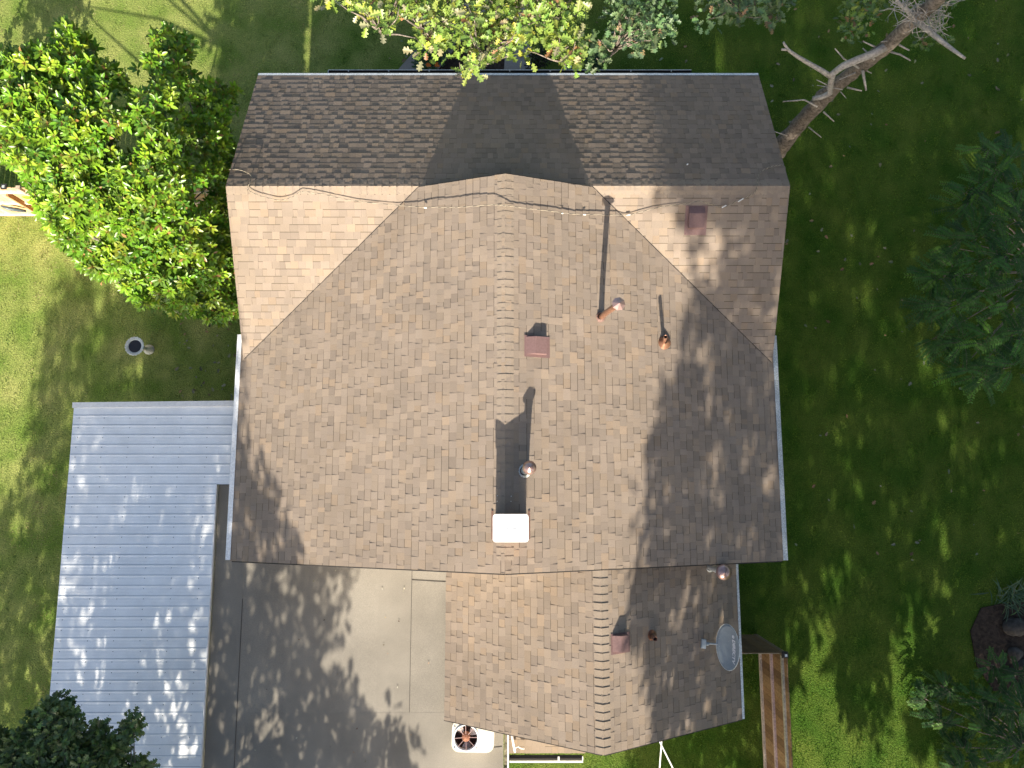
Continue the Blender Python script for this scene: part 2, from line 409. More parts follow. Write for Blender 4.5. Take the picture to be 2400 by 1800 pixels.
# gable triangles
b.add([(-4.95, YT - .25, 3.1), (4.8, YT - .25, 3.1), (RX, YT - .25, zmain(RX) - .12), (-4.95, YB + .25, 3.1), (4.8, YB + .25, 3.1), (RX, YB + .25, zmain(RX) - .12)], [(0, 1, 2), (3, 5, 4), (0, 2, 5, 3), (1, 4, 5, 2)])
b.add([(-5.2, UY, 4.45), (-5.2, UE - .4, 3.15), (-5.2, 2.9, 3.2), (5.05, UY, 4.45), (5.05, UE - .4, 3.15), (5.05, 2.9, 3.2)], [(0, 1, 2), (3, 5, 4), (0, 3, 4, 1), (0, 2, 5, 3)])
b.add([(-.9, QB + .3, 2.7), (4.2, QB + .3, 2.7), (QX, QB + .3, QZ - .15), (-.9, YB, 2.7), (4.2, YB, 2.7), (QX, YB, QZ - .15)], [(0, 1, 2), (0, 2, 5, 3), (1, 4, 5, 2)])
b.build('wall', M['siding'], house)

# main gable roof
b = MB()
cs = math.cos(math.atan(MS))
shingles(b, (RX, YB, RZ), (0, 1, 0), (-1, 0, -MS), [(RX, YB, RZ), (RX, YT, RZ), (-1.9, YT, zmain(-1.9)), (XL, 3.05, zmain(XL)), (XL, YB, zmain(XL))])
shingles(b, (RX, YB, RZ), (0, 1, 0), (1, 0, -MS), [(RX, YB, RZ), (RX, YT, RZ), (1.7, YT, zmain(1.7)), (XR, 3.02, zmain(XR)), (XR, YB, zmain(XR))])
main_roof = b.build('main_roof', M['shingle'], house)
b = MB(); ridge_caps(b, (RX, YT - .004, RZ - .008), (RX, YB + .22, RZ - .008), MS, MS, (1, 0, 0), lf=.9, tint=(.97, .97, .97)); b.build('ridge_cap', M['shingle'], main_roof)
for y in (YT + .013, YB - .013):     # rake boards of the main gable
    b = MB()
    for xe in (XL + .04, XR - .04):
        if y > 0: xe = (-1.62 if xe < 0 else 1.52)
        b.bar((RX, y, RZ - .09), (xe, y, zmain(xe) - .09), .02, .13)
    b.build('rake_board', M['dark'], main_roof)

# front cross wing
b = MB()
shingles(b, (UXL, UY, UZ), (1, 0, 0), (0, 1, -US), [(UXL, UY, UZ), (UXR, UY, UZ), (UXR - .0, UE, UZ - US * (UE - UY)), (UXL, UE, UZ - US * (UE - UY))], tint=(.96, .94, .93), cap_h=.85)
def vy(x): return UY - (UZ - zmain(x)) / US
vt = RX - (RZ - UZ) / MS; vt2 = RX + (RZ - UZ) / MS
shingles(b, (UXL, UY, UZ), (1, 0, 0), (0, -1, -US), [(UXL, UY, UZ), (vt, UY, UZ), (UXL, vy(UXL), zmain(UXL))], tint=(1.04, 1.04, 1.04))
shingles(b, (UXL, UY, UZ), (1, 0, 0), (0, -1, -US), [(vt2, UY, UZ), (UXR, UY, UZ), (UXR, vy(UXR), zmain(UXR))], tint=(1.04, 1.04, 1.04))
wing = b.build('front_roof', M['shingle'], house)
for xa, xb in ((UXL, vt + .12), (vt2 - .12, UXR)):
    b = MB()
    ridge_caps(b, (xb, UY, UZ - .012) if xa < 0 else (xb, UY, UZ - .012), (xa, UY, UZ - .012), US, US, (0, 1, 0), wdt=.15, exp=.143, tint=(1.02, 1.02, 1.02))
    b.build('ridge_cap', M['shingle'], wing)
for sx, xe in ((-1, UXL + .02), (1, UXR - .02)):
    x0 = vt if sx < 0 else vt2
    b = MB(); b.bar((x0, UY, UZ + .010), (xe, vy(xe), zmain(xe) + .010), .009, .012)
    b.build('valley', M['dark'], wing)

# rear wing
b = MB()
shingles(b, (QX, QB, QZ), (0, 1, 0), (-1, 0, -QS), [(QX, QB, QZ), (QX, YB, QZ), (QL, YB, QZ - QS * (QX - QL)), (QL, QB, QZ - QS * (QX - QL))])
shingles(b, (QX, QB, QZ), (0, 1, 0), (1, 0, -QS), [(QX, QB, QZ), (QX, YB, QZ), (QR, YB, QZ - QS * (QR - QX)), (QR, QB, QZ - QS * (QR - QX))])
rear = b.build('rear_roof', M['shingle'], house)
b = MB(); ridge_caps(b, (QX, YB - .02, QZ - .01), (QX, QB + .01, QZ - .01), QS, QS, (1, 0, 0), wdt=.135, lf=1.3); b.build('ridge_cap', M['shingle'], rear)
b = MB()
for xe in (QL + .02, QR - .02): b.bar((QX, QB - .013, QZ - .09), (xe, QB - .013, QZ - QS * abs(xe - QX) - .09), .02, .13)
b.build('rake_board', M['dark'], rear)

# small low porch roof behind the flat roof
b = MB(); pz = 2.25
shingles(b, (-.10, -4.35, pz + .1), (1, 0, 0), (0, -1, -.12), [(-.10, -4.35, pz + .1), (1.5, -4.35, pz + .1), (1.5, -5.50, pz - .038), (-.10, -5.50, pz - .038)], tint=(1.04, 1.02, .97))
porch = b.build('porch_roof', M['shingle'], house)

# flat roof with rolled membrane strips
b = MB()
A = P(505, 1130, FZ); FXL = -6.16; FXR = -.17
def strip(x0, x1, y0, y1, dz, col): b.slab([(x0, y0, FZ + dz), (x1, y0, FZ + dz), (x1, y1, FZ + dz), (x0, y1, FZ + dz)], .05 + dz, col)
gc = (.255, .235, .198)
strip(FXL, -5.55, -7.6, -.06, .010, tuple(q * .93 for q in gc))
xs = [-5.55, -4.62, -3.68, -2.75, -2.07, FXR]
for i in range(5):
    c = tuple(q * (.985 + .015 * ((i * 7) % 3)) for q in gc)
    yt = -1.45 if xs[i + 1] <= QL + .1 or i < 4 else -1.45
    strip(xs[i], xs[i + 1], -4.62, yt, .006 + .002 * (i % 2), c)
for i in range(5):
    c = tuple(q * (.95 + .015 * ((i * 5) % 3)) for q in gc)
    strip(xs[i], xs[i + 1], -7.6, -4.62, .0075 + .002 * (i % 2), c)
flat = b.build('flat_roof', M['membrane'], house)
for (x, y, x2, y2) in ((-2.07, -1.6, -2.07, -4.62), (-2.07, -2.02, -1.36, -2.06), (-5.55, -2.4, -5.55, -7.5), (-1.09, -5.36, -.2, -5.27)):
    b = MB(); wd = .008 if x in (-2.07, -5.55, -1.09) else .004
    b.bar((x, y, FZ + .012), (x2, y2, FZ + .012), wd, .006)
    b.build('seam', M['dark'], flat)
b = MB(); b.bar((FXL + .02, -.05, FZ + .02), (-5.5, -.05, FZ + .02), .07, .06, col=(.17, .165, .16)); b.build('edge_strip', M['membrane'], flat)
b = MB()   # walls under the flat roof
b.slab([(-5.9, -7.4, FZ - .06), (-.4, -7.4, FZ - .06), (-.4, -4.3, FZ - .06), (-1.0, -4.3, FZ - .06), (-1.0, -1.1, FZ - .06), (-5.9, -1.1, FZ - .06)], FZ - .06)
b.build('wall', M['siding'], house)

# gutters and drip edges
def gutter(name, a, c, wdt, out, m, parent, closed=True, seam=2.6):
    """covered box gutter from a to c; out = outward horizontal unit"""
    b = MB(); a = Vector(a); c = Vector(c); o_ = Vector(out); L = (c - a).length; d = (c - a).normalized(); n = max(1, int(L / seam))
    for i in range(n):
        p = a + d * (L * i / n + .001); q = a + d * (L * (i + 1) / n - .001); lift = .002 * (i % 2) + random.uniform(0, .001); dz = Vector((0, 0, lift))
        prof = [(0, .0), (wdt * .8, -.012), (wdt * .93, -.014), (wdt, -.024), (wdt, -.045), (wdt * .8, -.11), (.02, -.11)]
        vs = [p + o_ * x + Vector((0, 0, z)) + dz for x, z in prof] + [q + o_ * x + Vector((0, 0, z)) + dz for x, z in prof]; k = len(prof)
        fs = [(j, j + 1, k + j + 1, k + j) for j in range(k - 1)] + [tuple(range(k - 1, -1, -1)), tuple(range(k, 2 * k))]
        b.add(vs, fs)
    return b.build(name, m, parent)
gutter('gutter', (XL - .003, 3.0, zmain(XL) + .02), (XL - .003, YB + .02, zmain(XL) + .02), .105, (-1, 0, 0), M['white_metal'], main_roof)
gutter('gutter', (XR + .003, 2.98, zmain(XR) + .02), (XR + .003, YB + .01, zmain(XR) + .02), .10, (1, 0, 0), M['galv'], main_roof)
gutter('gutter', (QR + .003, YB - .01, 2.70), (QR + .003, QB + .01, 2.70), .055, (1, 0, 0), M['galv'], rear)
gutter('drip_edge', (UXL + .01, UE + .003, 3.305), (UXR - .01, UE + .003, 3.305), .062, (0, 1, 0), M['galv'], wing, seam=1.9)
b = MB()   # open brown gutter hung below the front eave
gy = UE + .10; gz = 3.16
gx0 = P(770, 158, gz)[0]; gx1 = P(1620, 162, gz)[0]
b.bar((gx0, gy + .05, gz - .05), (gx1, gy + .05, gz - .05), .10, .006)
b.bar((gx0, gy + .10, gz - .02), (gx1, gy + .10, gz - .02), .004, .07); b.bar((gx0, gy + .0, gz - .02), (gx1, gy + .0, gz - .02), .004, .07)
b.box((gx0, gy + .05, gz - .02), (.004, .1, .07)); b.box((gx1, gy + .05, gz - .02), (.004, .1, .07))
gt = b.build('gutter', M['dark'], wing)
b = MB(); b.bar((gx0, gy + .104, gz + .018), (gx1, gy + .104, gz + .018), .012, .006)
b.bar((gx0, gy + .0, gz + .018), (gx0, gy + .1, gz + .018), .012, .006)
for i in range(9):
    x = gx0 + (gx1 - gx0) * (i + .5) / 9; b.lathe([(.0, .012), (.012, .008), (.014, 0)], (x, gy + .08, gz + .012), seg=8)
b.build('gutter_lip', M['galv'], gt)
# white gutters round the low porch roof and the flat roof edge
b = MB()
ex = FXR + .09
for (p, q) in (((ex, -4.62, FZ - .02), (ex, -7.6, FZ - .02)),):
    b.bar(p, q, .032, .03)
for y in (-5.75, -6.7): b.box((FXR + .05, y, FZ), (.10, .035, .012))
b.build('gutter', M['white_paint'], flat)
b = MB(); b.bar((FXR + .045, -4.62, FZ - .05), (FXR + .045, -7.6, FZ - .05), .06, .01); b.build('gutter_trough', mat('gutter_debris', (.20, .18, .12), rough=.95, noise=(14, .4, 1.5)), flat)
b = MB(); yy = -5.60
b.bar((-.05, yy - .06, pz - .03), (1.45, yy - .06, pz - .03), .035, .03)
b.bar((1.44, yy - .06, pz - .03), (1.44, yy + .04, pz - .03), .02, .03)
b.box((.95, yy - .01, pz - .015), (.035, .10, .01))
b.build('gutter', M['white_paint'], porch)
b = MB(); b.bar((-.08, yy, pz - .08), (1.44, yy, pz - .08), .10, .01); b.build('gutter_trough', M['dark'], porch)
b = MB()
b.tube([P(1199, 1722, 2.62), P(1207, 1762, 2.36)], .022, 8)
b.tube([P(1206, 1757, 2.36), P(1210, 1751, 2.37), P(1215, 1750, 2.37), P(1221, 1754, 2.35), P(1229, 1755, 2.33)], .013, 8)
b.build('pipe', M['white_paint'], porch, smooth=True)

# chimney
b = MB()
cz = 5.98
c0 = P(1155, 1205, cz); c1 = P(1239, 1271, cz); cxm = (c0[0] + c1[0]) / 2; cym = (c0[1] + c1[1]) / 2; cw = c1[0] - c0[0]; ch = c0[1] - c1[1]
b.box((cxm, cym, (cz - .04 + 4.6) / 2), (cw - .05, ch - .05, cz - .04 - 4.6)); chim = b.build('chimney', M['brick'], house)
b = MB(); r = .05; poly = []
for (sx, sy, a0) in ((1, 1, 0), (-1, 1, 90), (-1, -1, 180), (1, -1, 270)):
    for k in range(5):
        a = rad(a0 + k * 22.5); poly.append((cxm + sx * (cw / 2 - r) + r * math.cos(a), cym + sy * (ch / 2 - r) + r * math.sin(a), cz))
b.slab(poly, .05); b.box((cxm + .06, cym - .02, cz + .004), (.06, .006, .006)); b.box((cxm - .05, cym - .02, cz + .004), (.05, .005, .006))
b.box((cxm - .01, c0[1] - .03, cz + .003), (.004, .05, .006))
b.build('chimney_cap', M['cap'], chim)
for sx in (-1, 1):
    b = MB(); b.bar((cxm + sx * (cw / 2 + .03), c0[1] + .02, zmain(cxm + sx * .35) + .03), (cxm + sx * (cw / 2 + .03), c1[1] - .02, zmain(cxm + sx * .35) + .03), .035, .01)
    b.build('flashing', M['flash'], chim)
for px, py in ((1165.6, 1162), (1198, 1163), (1165.6, 1175), (1197.6, 1175)):
    q = on_roof(px, py, .045); b = MB(); b.lathe([(0, .010), (.007, .006), (.008, -.004)], q, seg=8)
    b.build('nail', M['white_paint'], main_roof)

# box vents
def box_vent(px0, px1, py0, py1, pxr, nz, h, up, mhood):
    """up = horizontal upslope unit vector ('x-' or 'y+')"""
    v = None
    a = on_roof((px0 + px1) / 2, (py0 + py1) / 2 + 6, .0)
    x0 = P(px0, py0, a[2] + h)[0]; x1 = P(px1, py0, a[2] + h)[0]; y1 = P(px0, py0, a[2] + h)[1]; y0 = P(px0, py1, a[2] + h)[1]
    par = main_roof if nz == 'm' else (rear if nz == 'r' else wing)
    b = MB()
    if up == 'x-':
        xr = P(pxr, py0, a[2] + h)[0]; zA = zroof(x0, (y0 + y1) / 2); zB = zroof(x1, (y0 + y1) / 2); sl = (zB - zA) / (x1 - x0)
        prof = [(x0, zA + .035), (xr, zA + sl * (xr - x0) + h), (x1, zB + h * 1.02), (x1, zB + h * .42), (x1 - .02, zB + h * .42)]
        prof2 = [(x0, zA + .0)] + prof + [(x1 - .02, zB)]
        vs = [(x, y1, z) for x, z in prof2] + [(x, y0, z) for x, z in prof2]; k = len(prof2)
        b.add(vs, [(i, i + 1, k + i + 1, k + i) for i in range(k - 1)] + [tuple(range(k))[::-1], tuple(range(k, 2 * k))])
        v = b.build('roof_vent', mhood, par)
        b = MB(); b.add([(x0 - .03, y1 + .03, zA + .03 + .018), (x1 + .06, y1 + .03, zroof(x1 + .06, y0) + .022), (x1 + .06, y0 - .05, zroof(x1 + .06, y0) + .022), (x0 - .03, y0 - .05, zA + .048)], [(0, 3, 2, 1)])
        b.build('flashing', M['maroon'], v)
    else:
        yr = P(px0, pxr, a[2] + h)[1]; zA = zroof(x0, y1); zB = zroof(x0, y0); zr = zroof(x0, yr)
        prof = [(y1, zA), (y1, zA + .03), (yr, zr + h), (y0, zB + h * 1.0), (y0 - .004, zB + h * .5), (y0 + .02, zB + h * .5), (y0 + .02, zB)]
        vs = [(x0, y, z) for y, z in prof] + [(x1, y, z) for y, z in prof]; k = len(prof)
        b.add(vs, [(i, i + 1, k + i + 1, k + i) for i in range(k - 1)] + [tuple(range(k))[::-1], tuple(range(k, 2 * k))])
        v = b.build('roof_vent', mhood, par)
        b = MB(); b.add([(x0 - .06, y1 + .02, zA + .03), (x1 + .06, y1 + .02, zA + .03), (x1 + .06, y0 - .10, zroof(x0, y0 - .1) + .022), (x0 - .06, y0 - .10, zroof(x0, y0 - .1) + .022)], [(0, 3, 2, 1)])
        for sx in (x0 - .04, (x0 + x1) / 2, x1 + .04): b.lathe([(0, .012), (.01, .006), (.011, -.004)], (sx, y0 - .08, zroof(x0, y0 - .08) + .024), seg=8)
        b.build('flashing', M['maroon'], v)
    return v
box_vent(1233, 1282, 788, 828, 1256, 'm', .15, 'x-', M['maroon'])
box_vent(1436, 1474, 1491, 1529, 1456, 'r', .17, 'x-', M['maroon'])
box_vent(1615, 1652, 484, 530, 501, 'w', .12, 'y+', M['maroon'])

# vent pipes
def frustum(b, c, r0, r1, h, seg=24, **k): b.lathe([(r0, 0), (r0 * .98, .008), (r1, h)], c, seg=seg, **k)
def tiltR(v): return Vector(v).normalized().to_track_quat('Z', 'Y').to_matrix()
def pipe_vent(bpx, tpx, length_z, r, capped, collar, matp, par, cone=(.11, .055, .06), capr=.14, rib=False, bz=None):
    A = on_roof(*bpx, .02) if bz is None else P(*bpx, bz)
    T = P(*tpx, A[2] + length_z)
    b = MB(); ax = Vector(T - A)
    b.tube([A - np.array([0, 0, .15]), A + (T - A) * .33, A + (T - A) * .34, T], [r, r, r, r], 20, cap=False)
    if not capped:   # hollow rim
        R = tiltR(ax); b.lathe([(r, 0), (r * .82, .002), (r * .8, -.25)], T, R, 20)
    pv = b.build('vent_pipe', matp, par, smooth=True)
    b = MB(); frustum(b, A - np.array([0, 0, .01]), cone[0], cone[1], cone[2], wob=(lambda a, rr: .04 * math.sin(a * 14)) if rib else None, seg=48)
    sq = cone[0] * 1.0
    nx = -MS if A[0] > RX else MS
    b.build('flashing', collar, pv, smooth=False)
    if not capped:
        b = MB(); R = tiltR(ax); b.lathe([(r * .8, -.10), (0.001, -.10)], T, R, 20); b.build('pipe_opening', M['dark'], pv)
    if capped:
        b = MB(); R = tiltR(ax * .35 + Vector((0, 0, .4)))
        b.lathe([(capr, -.015), (capr, .0), (capr * .5, .035), (.004, .065)], T, R, 8 if capped == 'octo' else 20)
        b.lathe([(capr, -.015), (r * 1.05, -.03), (r * 1.05, -.09)], T, R, 8 if capped == 'octo' else 20)
        b.build('vent_cap', M['capmetal'], pv, smooth=(capped != 'octo'))
    return pv
pipe_vent((1407, 743), (1450, 712), 1.14, .055, 'octo', M['capmetal'], M['copper'], main_roof, cone=(.10, .06, .06), capr=.118, rib=True)
pipe_vent((1556, 803), (1560, 789), .46, .036, None, M['copper'], M['copper'], main_roof, cone=(.135, .04, .12))
pipe_vent((1229, 1104), (1241, 1096), .62, .07, 'round', M['galv'], M['galv'], main_roof, cone=(.12, .08, .06), capr=.115, rib=True)
pipe_vent((1527, 1489), (1536, 1498), .34, .042, None, M['copper'], M['copper'], rear, cone=(.10, .05, .08))
pipe_vent((1663, 1327), (1697, 1341), .72, .07, 'round', M['galv'], M['galv'], rear, cone=(.12, .08, .05), capr=.15)

# ================================================================== patio cover with ribbed metal roof
pc = empty('patio_cover', (-7.7, -2.5, 0), 'long patio cover with pale ribbed metal roof beside the flat roof', 'patio cover')
MX0, MX1, MY0, MY1, MZ = -9.30, -6.19, -7.6, 1.58, 2.60
b = MB()
PIT = .2065; prof = []
y = P(300, 1206.5, MZ)[1]; ylist = []
while y < MY1 - .03: y += PIT
while y > MY0: ylist.append(y); y -= PIT
pts = [(MY1, 0)]
for yl in ylist:
    if yl > MY1 - .06 or yl < MY0 + .06: continue
    pts += [(yl + .012, 0), (yl + .008, .005), (yl - .002, .005), (yl - .030, 0)]
    for o_ in (.07, .135): pts += [(yl - o_ + .010, 0), (yl - o_, .0012), (yl - o_ - .010, 0)]
pts.append((MY0, 0)); pts = [q for q in pts if MY0 <= q[0] <= MY1]; pts.sort(key=lambda q: -q[0])
slopez = lambda x: MZ + (x - MX0) * -.012
vs = []
XS = [MX0, MX0 + .9, MX0 + 1.9, MX1]
for (y_, z_) in pts:
    for x_ in XS: vs.append((x_, y_, slopez(x_) + z_ + .0015 * math.sin(x_ * 5 + y_ * 2.3)))
XE = [MX1, XL - .06]; n0 = len([q for q in pts if q[0] > -.07])
k = len(XS); fs = [(i * k + j, (i + 1) * k + j, (i + 1) * k + j + 1, i * k + j + 1) for i in range(len(pts) - 1) for j in range(k - 1)]
b.add(vs, fs)
b.add([(x_, y_, slopez(x_) + z_) for (y_, z_) in pts[:n0] for x_ in XE], [(i * 2, i * 2 + 2, i * 2 + 3, i * 2 + 1) for i in range(n0 - 1)])
panel = b.build('metal_roof', M['panel'], pc)
b = MB()   # dark lap line along each rib
for yl in ylist:
    if yl < MY0 + .1 or yl > MY1 - .1: continue
    b.bar((MX0 + .01, yl + .020, slopez(MX0) + .002), (MX1 - .01 if yl < -.07 else XL - .1, yl + .020, slopez(MX1) + .002), (.008), .004)
tag(b.build('lap_seam', mat('lap_seam', (.42, .46, .50), rough=.6), panel), kind='stuff')
b = MB()   # screws in rows
for yl in ylist:
    if yl < MY0 + .1 or yl > MY1 - .1: continue
    for x_ in (MX0 + .12, MX0 + .66, MX0 + 1.2, MX0 + 1.74, MX0 + 2.28, MX0 + 2.85):
        xx = x_ + random.uniform(-.012, .012); b.lathe([(0, .009), (.006, .008), (.009, 0)], (xx, yl - .047, slopez(xx) + .003), seg=6)
tag(b.build('screw', mat('screw_metal', (.30, .31, .32), rough=.5, metal=.4), panel), kind='stuff')
b = MB()
b.bar((MX0 - .02, MY1 + .02, MZ - .02), (XL - .12, MY1 + .06, MZ - .02), .115, .10)
b.build('trim', M['white_paint'], pc)
b = MB(); b.bar((MX1 + .012, -.1, MZ - .02), (MX1 + .012, MY0, MZ - .02), .022, .07); b.build('trim', M['white_paint'], pc)
b = MB(); b.bar((MX0 + .05, MY1 - .06, MZ - .12), (MX0 + .05, MY0, MZ - .12), .09, .15); b.bar((MX1 - .06, MY1 - .06, MZ - .14), (MX1 - .06, MY0, MZ - .14), .07, .15); b.build('beam', M['white_paint'], pc)
for y_ in (1.35, -1.6, -4.5, -7.3):
    b = MB(); b.box((MX0 + .07, y_, (MZ - .2) / 2), (.1, .1, MZ - .2)); b.box((MX0 + .07, y_, .03), (.2, .2, .06)); b.build('post', M['white_paint'], pc)
b = MB(); b.slab([(MX0 + .05, MY0, .05), (-5.9, MY0, .05), (-5.9, 1.4, .05), (MX0 + .05, 1.4, .05)], .06); tag(b.build('patio', M['concrete']), kind='structure')

# ================================================================== air conditioner on the flat roof
az = FZ + .33
q = P(1092, 1729, az); ac = empty('air_conditioner', (q[0] + .2, q[1], FZ), 'beige rooftop air conditioner with round rusty fan, half under the rear roof edge', 'air conditioner')
L0 = P(1058.5, 1764, az); R0 = P(1158, 1765.5, az); wx = R0[0] - L0[0]; wy = .60; rz = rad(-1.5)
ctr = np.array([(L0[0] + R0[0]) / 2, L0[1] + wy / 2, az]); Rz = Matrix.Rotation(rz, 3, 'Z')
def loc(x, y, z=0): v_ = Rz @ Vector((x, y, 0)); return (ctr[0] + v_.x, ctr[1] + v_.y, az + z)
fc = Rz.transposed() @ Vector((q[0] - ctr[0], q[1] - ctr[1], 0)); fr = .232
out = []; r = .15
for (sx, sy, a0) in ((1, 1, 0), (-1, 1, 90), (-1, -1, 180), (1, -1, 270)):
    for k in range(8): a = rad(a0 + k * 90 / 7); out.append((sx * (wx / 2 - r) + r * math.cos(a), sy * (wy / 2 - r) + r * math.sin(a)))
b = MB(); n = 48
inn = [(fc.x + fr * math.cos(2 * math.pi * k / n), fc.y + fr * math.sin(2 * math.pi * k / n)) for k in range(n)]
# top plate with a hole: connect inner ring to outer rounded box by angle
def outer_at(a):
    best = None; dx, dy = math.cos(a), math.sin(a); best = 0
    for i in range(len(out)):
        x1, y1 = out[i]; x2, y2 = out[(i + 1) % len(out)]; ex_, ey_ = x2 - x1, y2 - y1; det = dx * (-ey_) + ex_ * dy
        if abs(det) < 1e-9: continue
        t = ((x1 - fc.x) * (-ey_) + ex_ * (y1 - fc.y)) / det; u_ = (dx * (y1 - fc.y) - dy * (x1 - fc.x)) / det
        if t > 0 and -1e-6 <= u_ <= 1 + 1e-6: best = max(best, t)
    return (fc.x + dx * best, fc.y + dy * best)
N_ = 96; ri = [(fc.x + fr * math.cos(2 * math.pi * k / N_), fc.y + fr * math.sin(2 * math.pi * k / N_)) for k in range(N_)]; ro = [outer_at(2 * math.pi * k / N_) for k in range(N_)]
vs = [loc(*p) for p in ri] + [loc(*p) for p in ro] + [loc(p[0], p[1], -.32) for p in ro] + [loc(p[0], p[1], -.12) for p in ri]
b.add(vs, [(k, N_ + k, N_ + (k + 1) % N_, (k + 1) % N_) for k in range(N_)] + [(N_ + k, 2 * N_ + k, 2 * N_ + (k + 1) % N_, N_ + (k + 1) % N_) for k in range(N_)] + [((k + 1) % N_, k, 3 * N_ + k, 3 * N_ + (k + 1) % N_)[::-1] for k in range(N_)])
b.build('housing', M['beige'], ac)
b = MB(); cc = loc(fc.x, fc.y)
b.lathe([(fr + .03, .002), (fr + .015, .02), (fr - .005, .016), (fr - .012, -.02)], cc, seg=48); b.build('fan_ring', M['white_metal'], ac, smooth=True)
b = MB(); b.lathe([(0.0, -.30), (fr, -.30), (fr, -.1)], cc, seg=32); b.build('fan_well', mat('fan_well', (.13, .07, .06), rough=.8), ac)
b = MB(); b.lathe([(.085, -.12), (.085, -.03), (.06, -.012), (0.0, -.008)], cc, seg=20)
hub = b.build('motor', M['rust'], ac, smooth=True)
b = MB()
for a in (90, 180, 270, 0, 225, 315, 130, 48):
    a = rad(a + 2); b.bar((cc[0] + .07 * math.cos(a), cc[1] + .07 * math.sin(a), cc[2] - .005), (cc[0] + fr * math.cos(a), cc[1] + fr * math.sin(a), cc[2] + .012), .010, .008)
b.build('fan_guard', mat('guard_wire', (.42, .28, .26), rough=.5), ac)
for a0 in (135, 35, 272):
    b = MB(); vs = []
    for rr in (.085, .16, .25):
        for da, dz in ((-24, -.02), (0, -.055), (24, -.095)): a = rad(a0 + da * (1.0 if rr > .1 else .6)); vs.append((cc[0] + rr * math.cos(a), cc[1] + rr * math.sin(a), cc[2] - .04 + dz))
    b.add(vs, [(0, 3, 4, 1), (1, 4, 5, 2), (3, 6, 7, 4), (4, 7, 8, 5)])
    b.build('fan_blade', M['blade'], ac)
for dx, dy in ((-.22, .20), (.22, .21), (-.22, -.19), (.2, -.2)):
    b = MB(); b.lathe([(0, .02), (.012, .018), (.014, 0)], (cc[0] + dx, cc[1] + dy, cc[2]), seg=8); b.build('bolt', M['galv'], ac)

# ================================================================== satellite dish
dc = P(1707.5, 1516.5, 3.42)
sat = empty('satellite_dish', (dc[0] + .12, dc[1], zroof(min(dc[0] + .12, QR - .01), dc[1])), 'grey oval satellite dish with white lettering on the rear roof edge', 'satellite dish')
E_ = rad(31); nrm = Vector((-math.cos(E_), .04, math.sin(E_))).normalized(); vdir = Vector((0, -1, 0)); vdir = (vdir - nrm * vdir.dot(nrm)).normalized(); updir = vdir.cross(nrm)
if updir.z < 0: updir = -updir
Rd = Matrix((vdir, updir, nrm)).transposed(); A_, B_ = .425, .288; dep = .055
def dpt(x, y, off=0): rr = (x / A_) ** 2 + (y / B_) ** 2; return Vector(dc) + Rd @ Vector((x, y, dep * (rr - .6) + off))
b = MB(); RN, SN = 8, 48; vs = []
for off in (0, -.006):
    for i in range(RN + 1):
        for j in range(SN): a = 2 * math.pi * j / SN; k_ = max(i / RN, .01); vs.append(dpt(A_ * k_ * math.cos(a), B_ * k_ * math.sin(a), off))
o2 = (RN + 1) * SN; fs = []
for i in range(RN):
    for j in range(SN):
        a_, b_, c_, d_ = i * SN + j, i * SN + (j + 1) % SN, (i + 1) * SN + (j + 1) % SN, (i + 1) * SN + j
        fs += [(a_, d_, c_, b_), (o2 + a_, o2 + b_, o2 + c_, o2 + d_)]
for j in range(SN): fs.append((RN * SN + j, o2 + RN * SN + j, o2 + RN * SN + (j + 1) % SN, RN * SN + (j + 1) % SN))
b.add(vs, fs); refl = b.build('reflector', M['dish'], sat, smooth=True)
b = MB(); b.tube([dpt(A_ * math.cos(a), B_ * math.sin(a), 0) for a in [2 * math.pi * j / 48 for j in range(49)]], .006, 6, cap=False); b.build('rim', M['galv'], refl, smooth=True)
# lettering
cu = bpy.data.curves.new('lettering', 'FONT'); cu.body = 'DIRECTV'; cu.size = .106; cu.align_x = 'CENTER'; cu.shear = .25; cu.offset = .0055
to = bpy.data.objects.new('lettering_source', cu); COL.objects.link(to)
bpy.context.view_layer.update(); dg = bpy.context.evaluated_depsgraph_get(); tm = to.evaluated_get(dg).to_mesh()
b = MB(); TX, TY = .055, .088
b.add([dpt(TX + v_.co.x, TY + v_.co.y, .011) for v_ in tm.vertices], [tuple(p.vertices) for p in tm.polygons])
# small emblem before the word
em = []; 
for j in range(20): a = 2 * math.pi * j / 20; em.append(dpt(-.205 + .034 * math.cos(a), TY + .031 + .031 * math.sin(a), .011))
b.add(em, [tuple(range(20))])
b.build('lettering', M['lettering'], refl); to.to_mesh_clear() if False else None
bpy.data.objects.remove(to, do_unlink=True)
b = MB(); em = []
for j in range(14):
    a = math.pi * j / 13 - .6; em.append(dpt(-.205 + .021 * math.cos(a) + .004, TY + .031 + .012 * math.sin(a), .013))
b.tube(em, .0022, 4); b.build('emblem', M['dish'], refl)
b = MB(); lo = dpt(0, -B_ * .98, -.01); lnb = Vector(P(1651, 1508.5, 3.30))
b.tube([lo + Vector((.1, 0, -.06)), lo, lo + (lnb - lo) * .5 + Vector((0, 0, -.02)), lnb + Vector((.03, 0, 0))], .017, 8); b.build('arm', M['galv'], sat, smooth=True)
b = MB(); b.box(lnb - Vector((.02, 0, 0)), (.09, .17, .07), rz=rad(-6)); b.tube([lnb + Vector((.03, 0, .01)), lnb + Vector((.085, 0, .01))], [.04, .03], 12)
b.build('receiver', M['dish'], sat)
b = MB(); bt = Vector((dc[0] + .12, dc[1], zroof(4.5, dc[1]) + .02)); mid = dpt(0, 0, -.05)
b.tube([bt + Vector((.0, 0, -.02)), bt + Vector((.0, 0, .22)), mid], .022, 8); b.box(bt, (.16, .12, .012)); b.build('mast', M['galv'], sat, smooth=True)
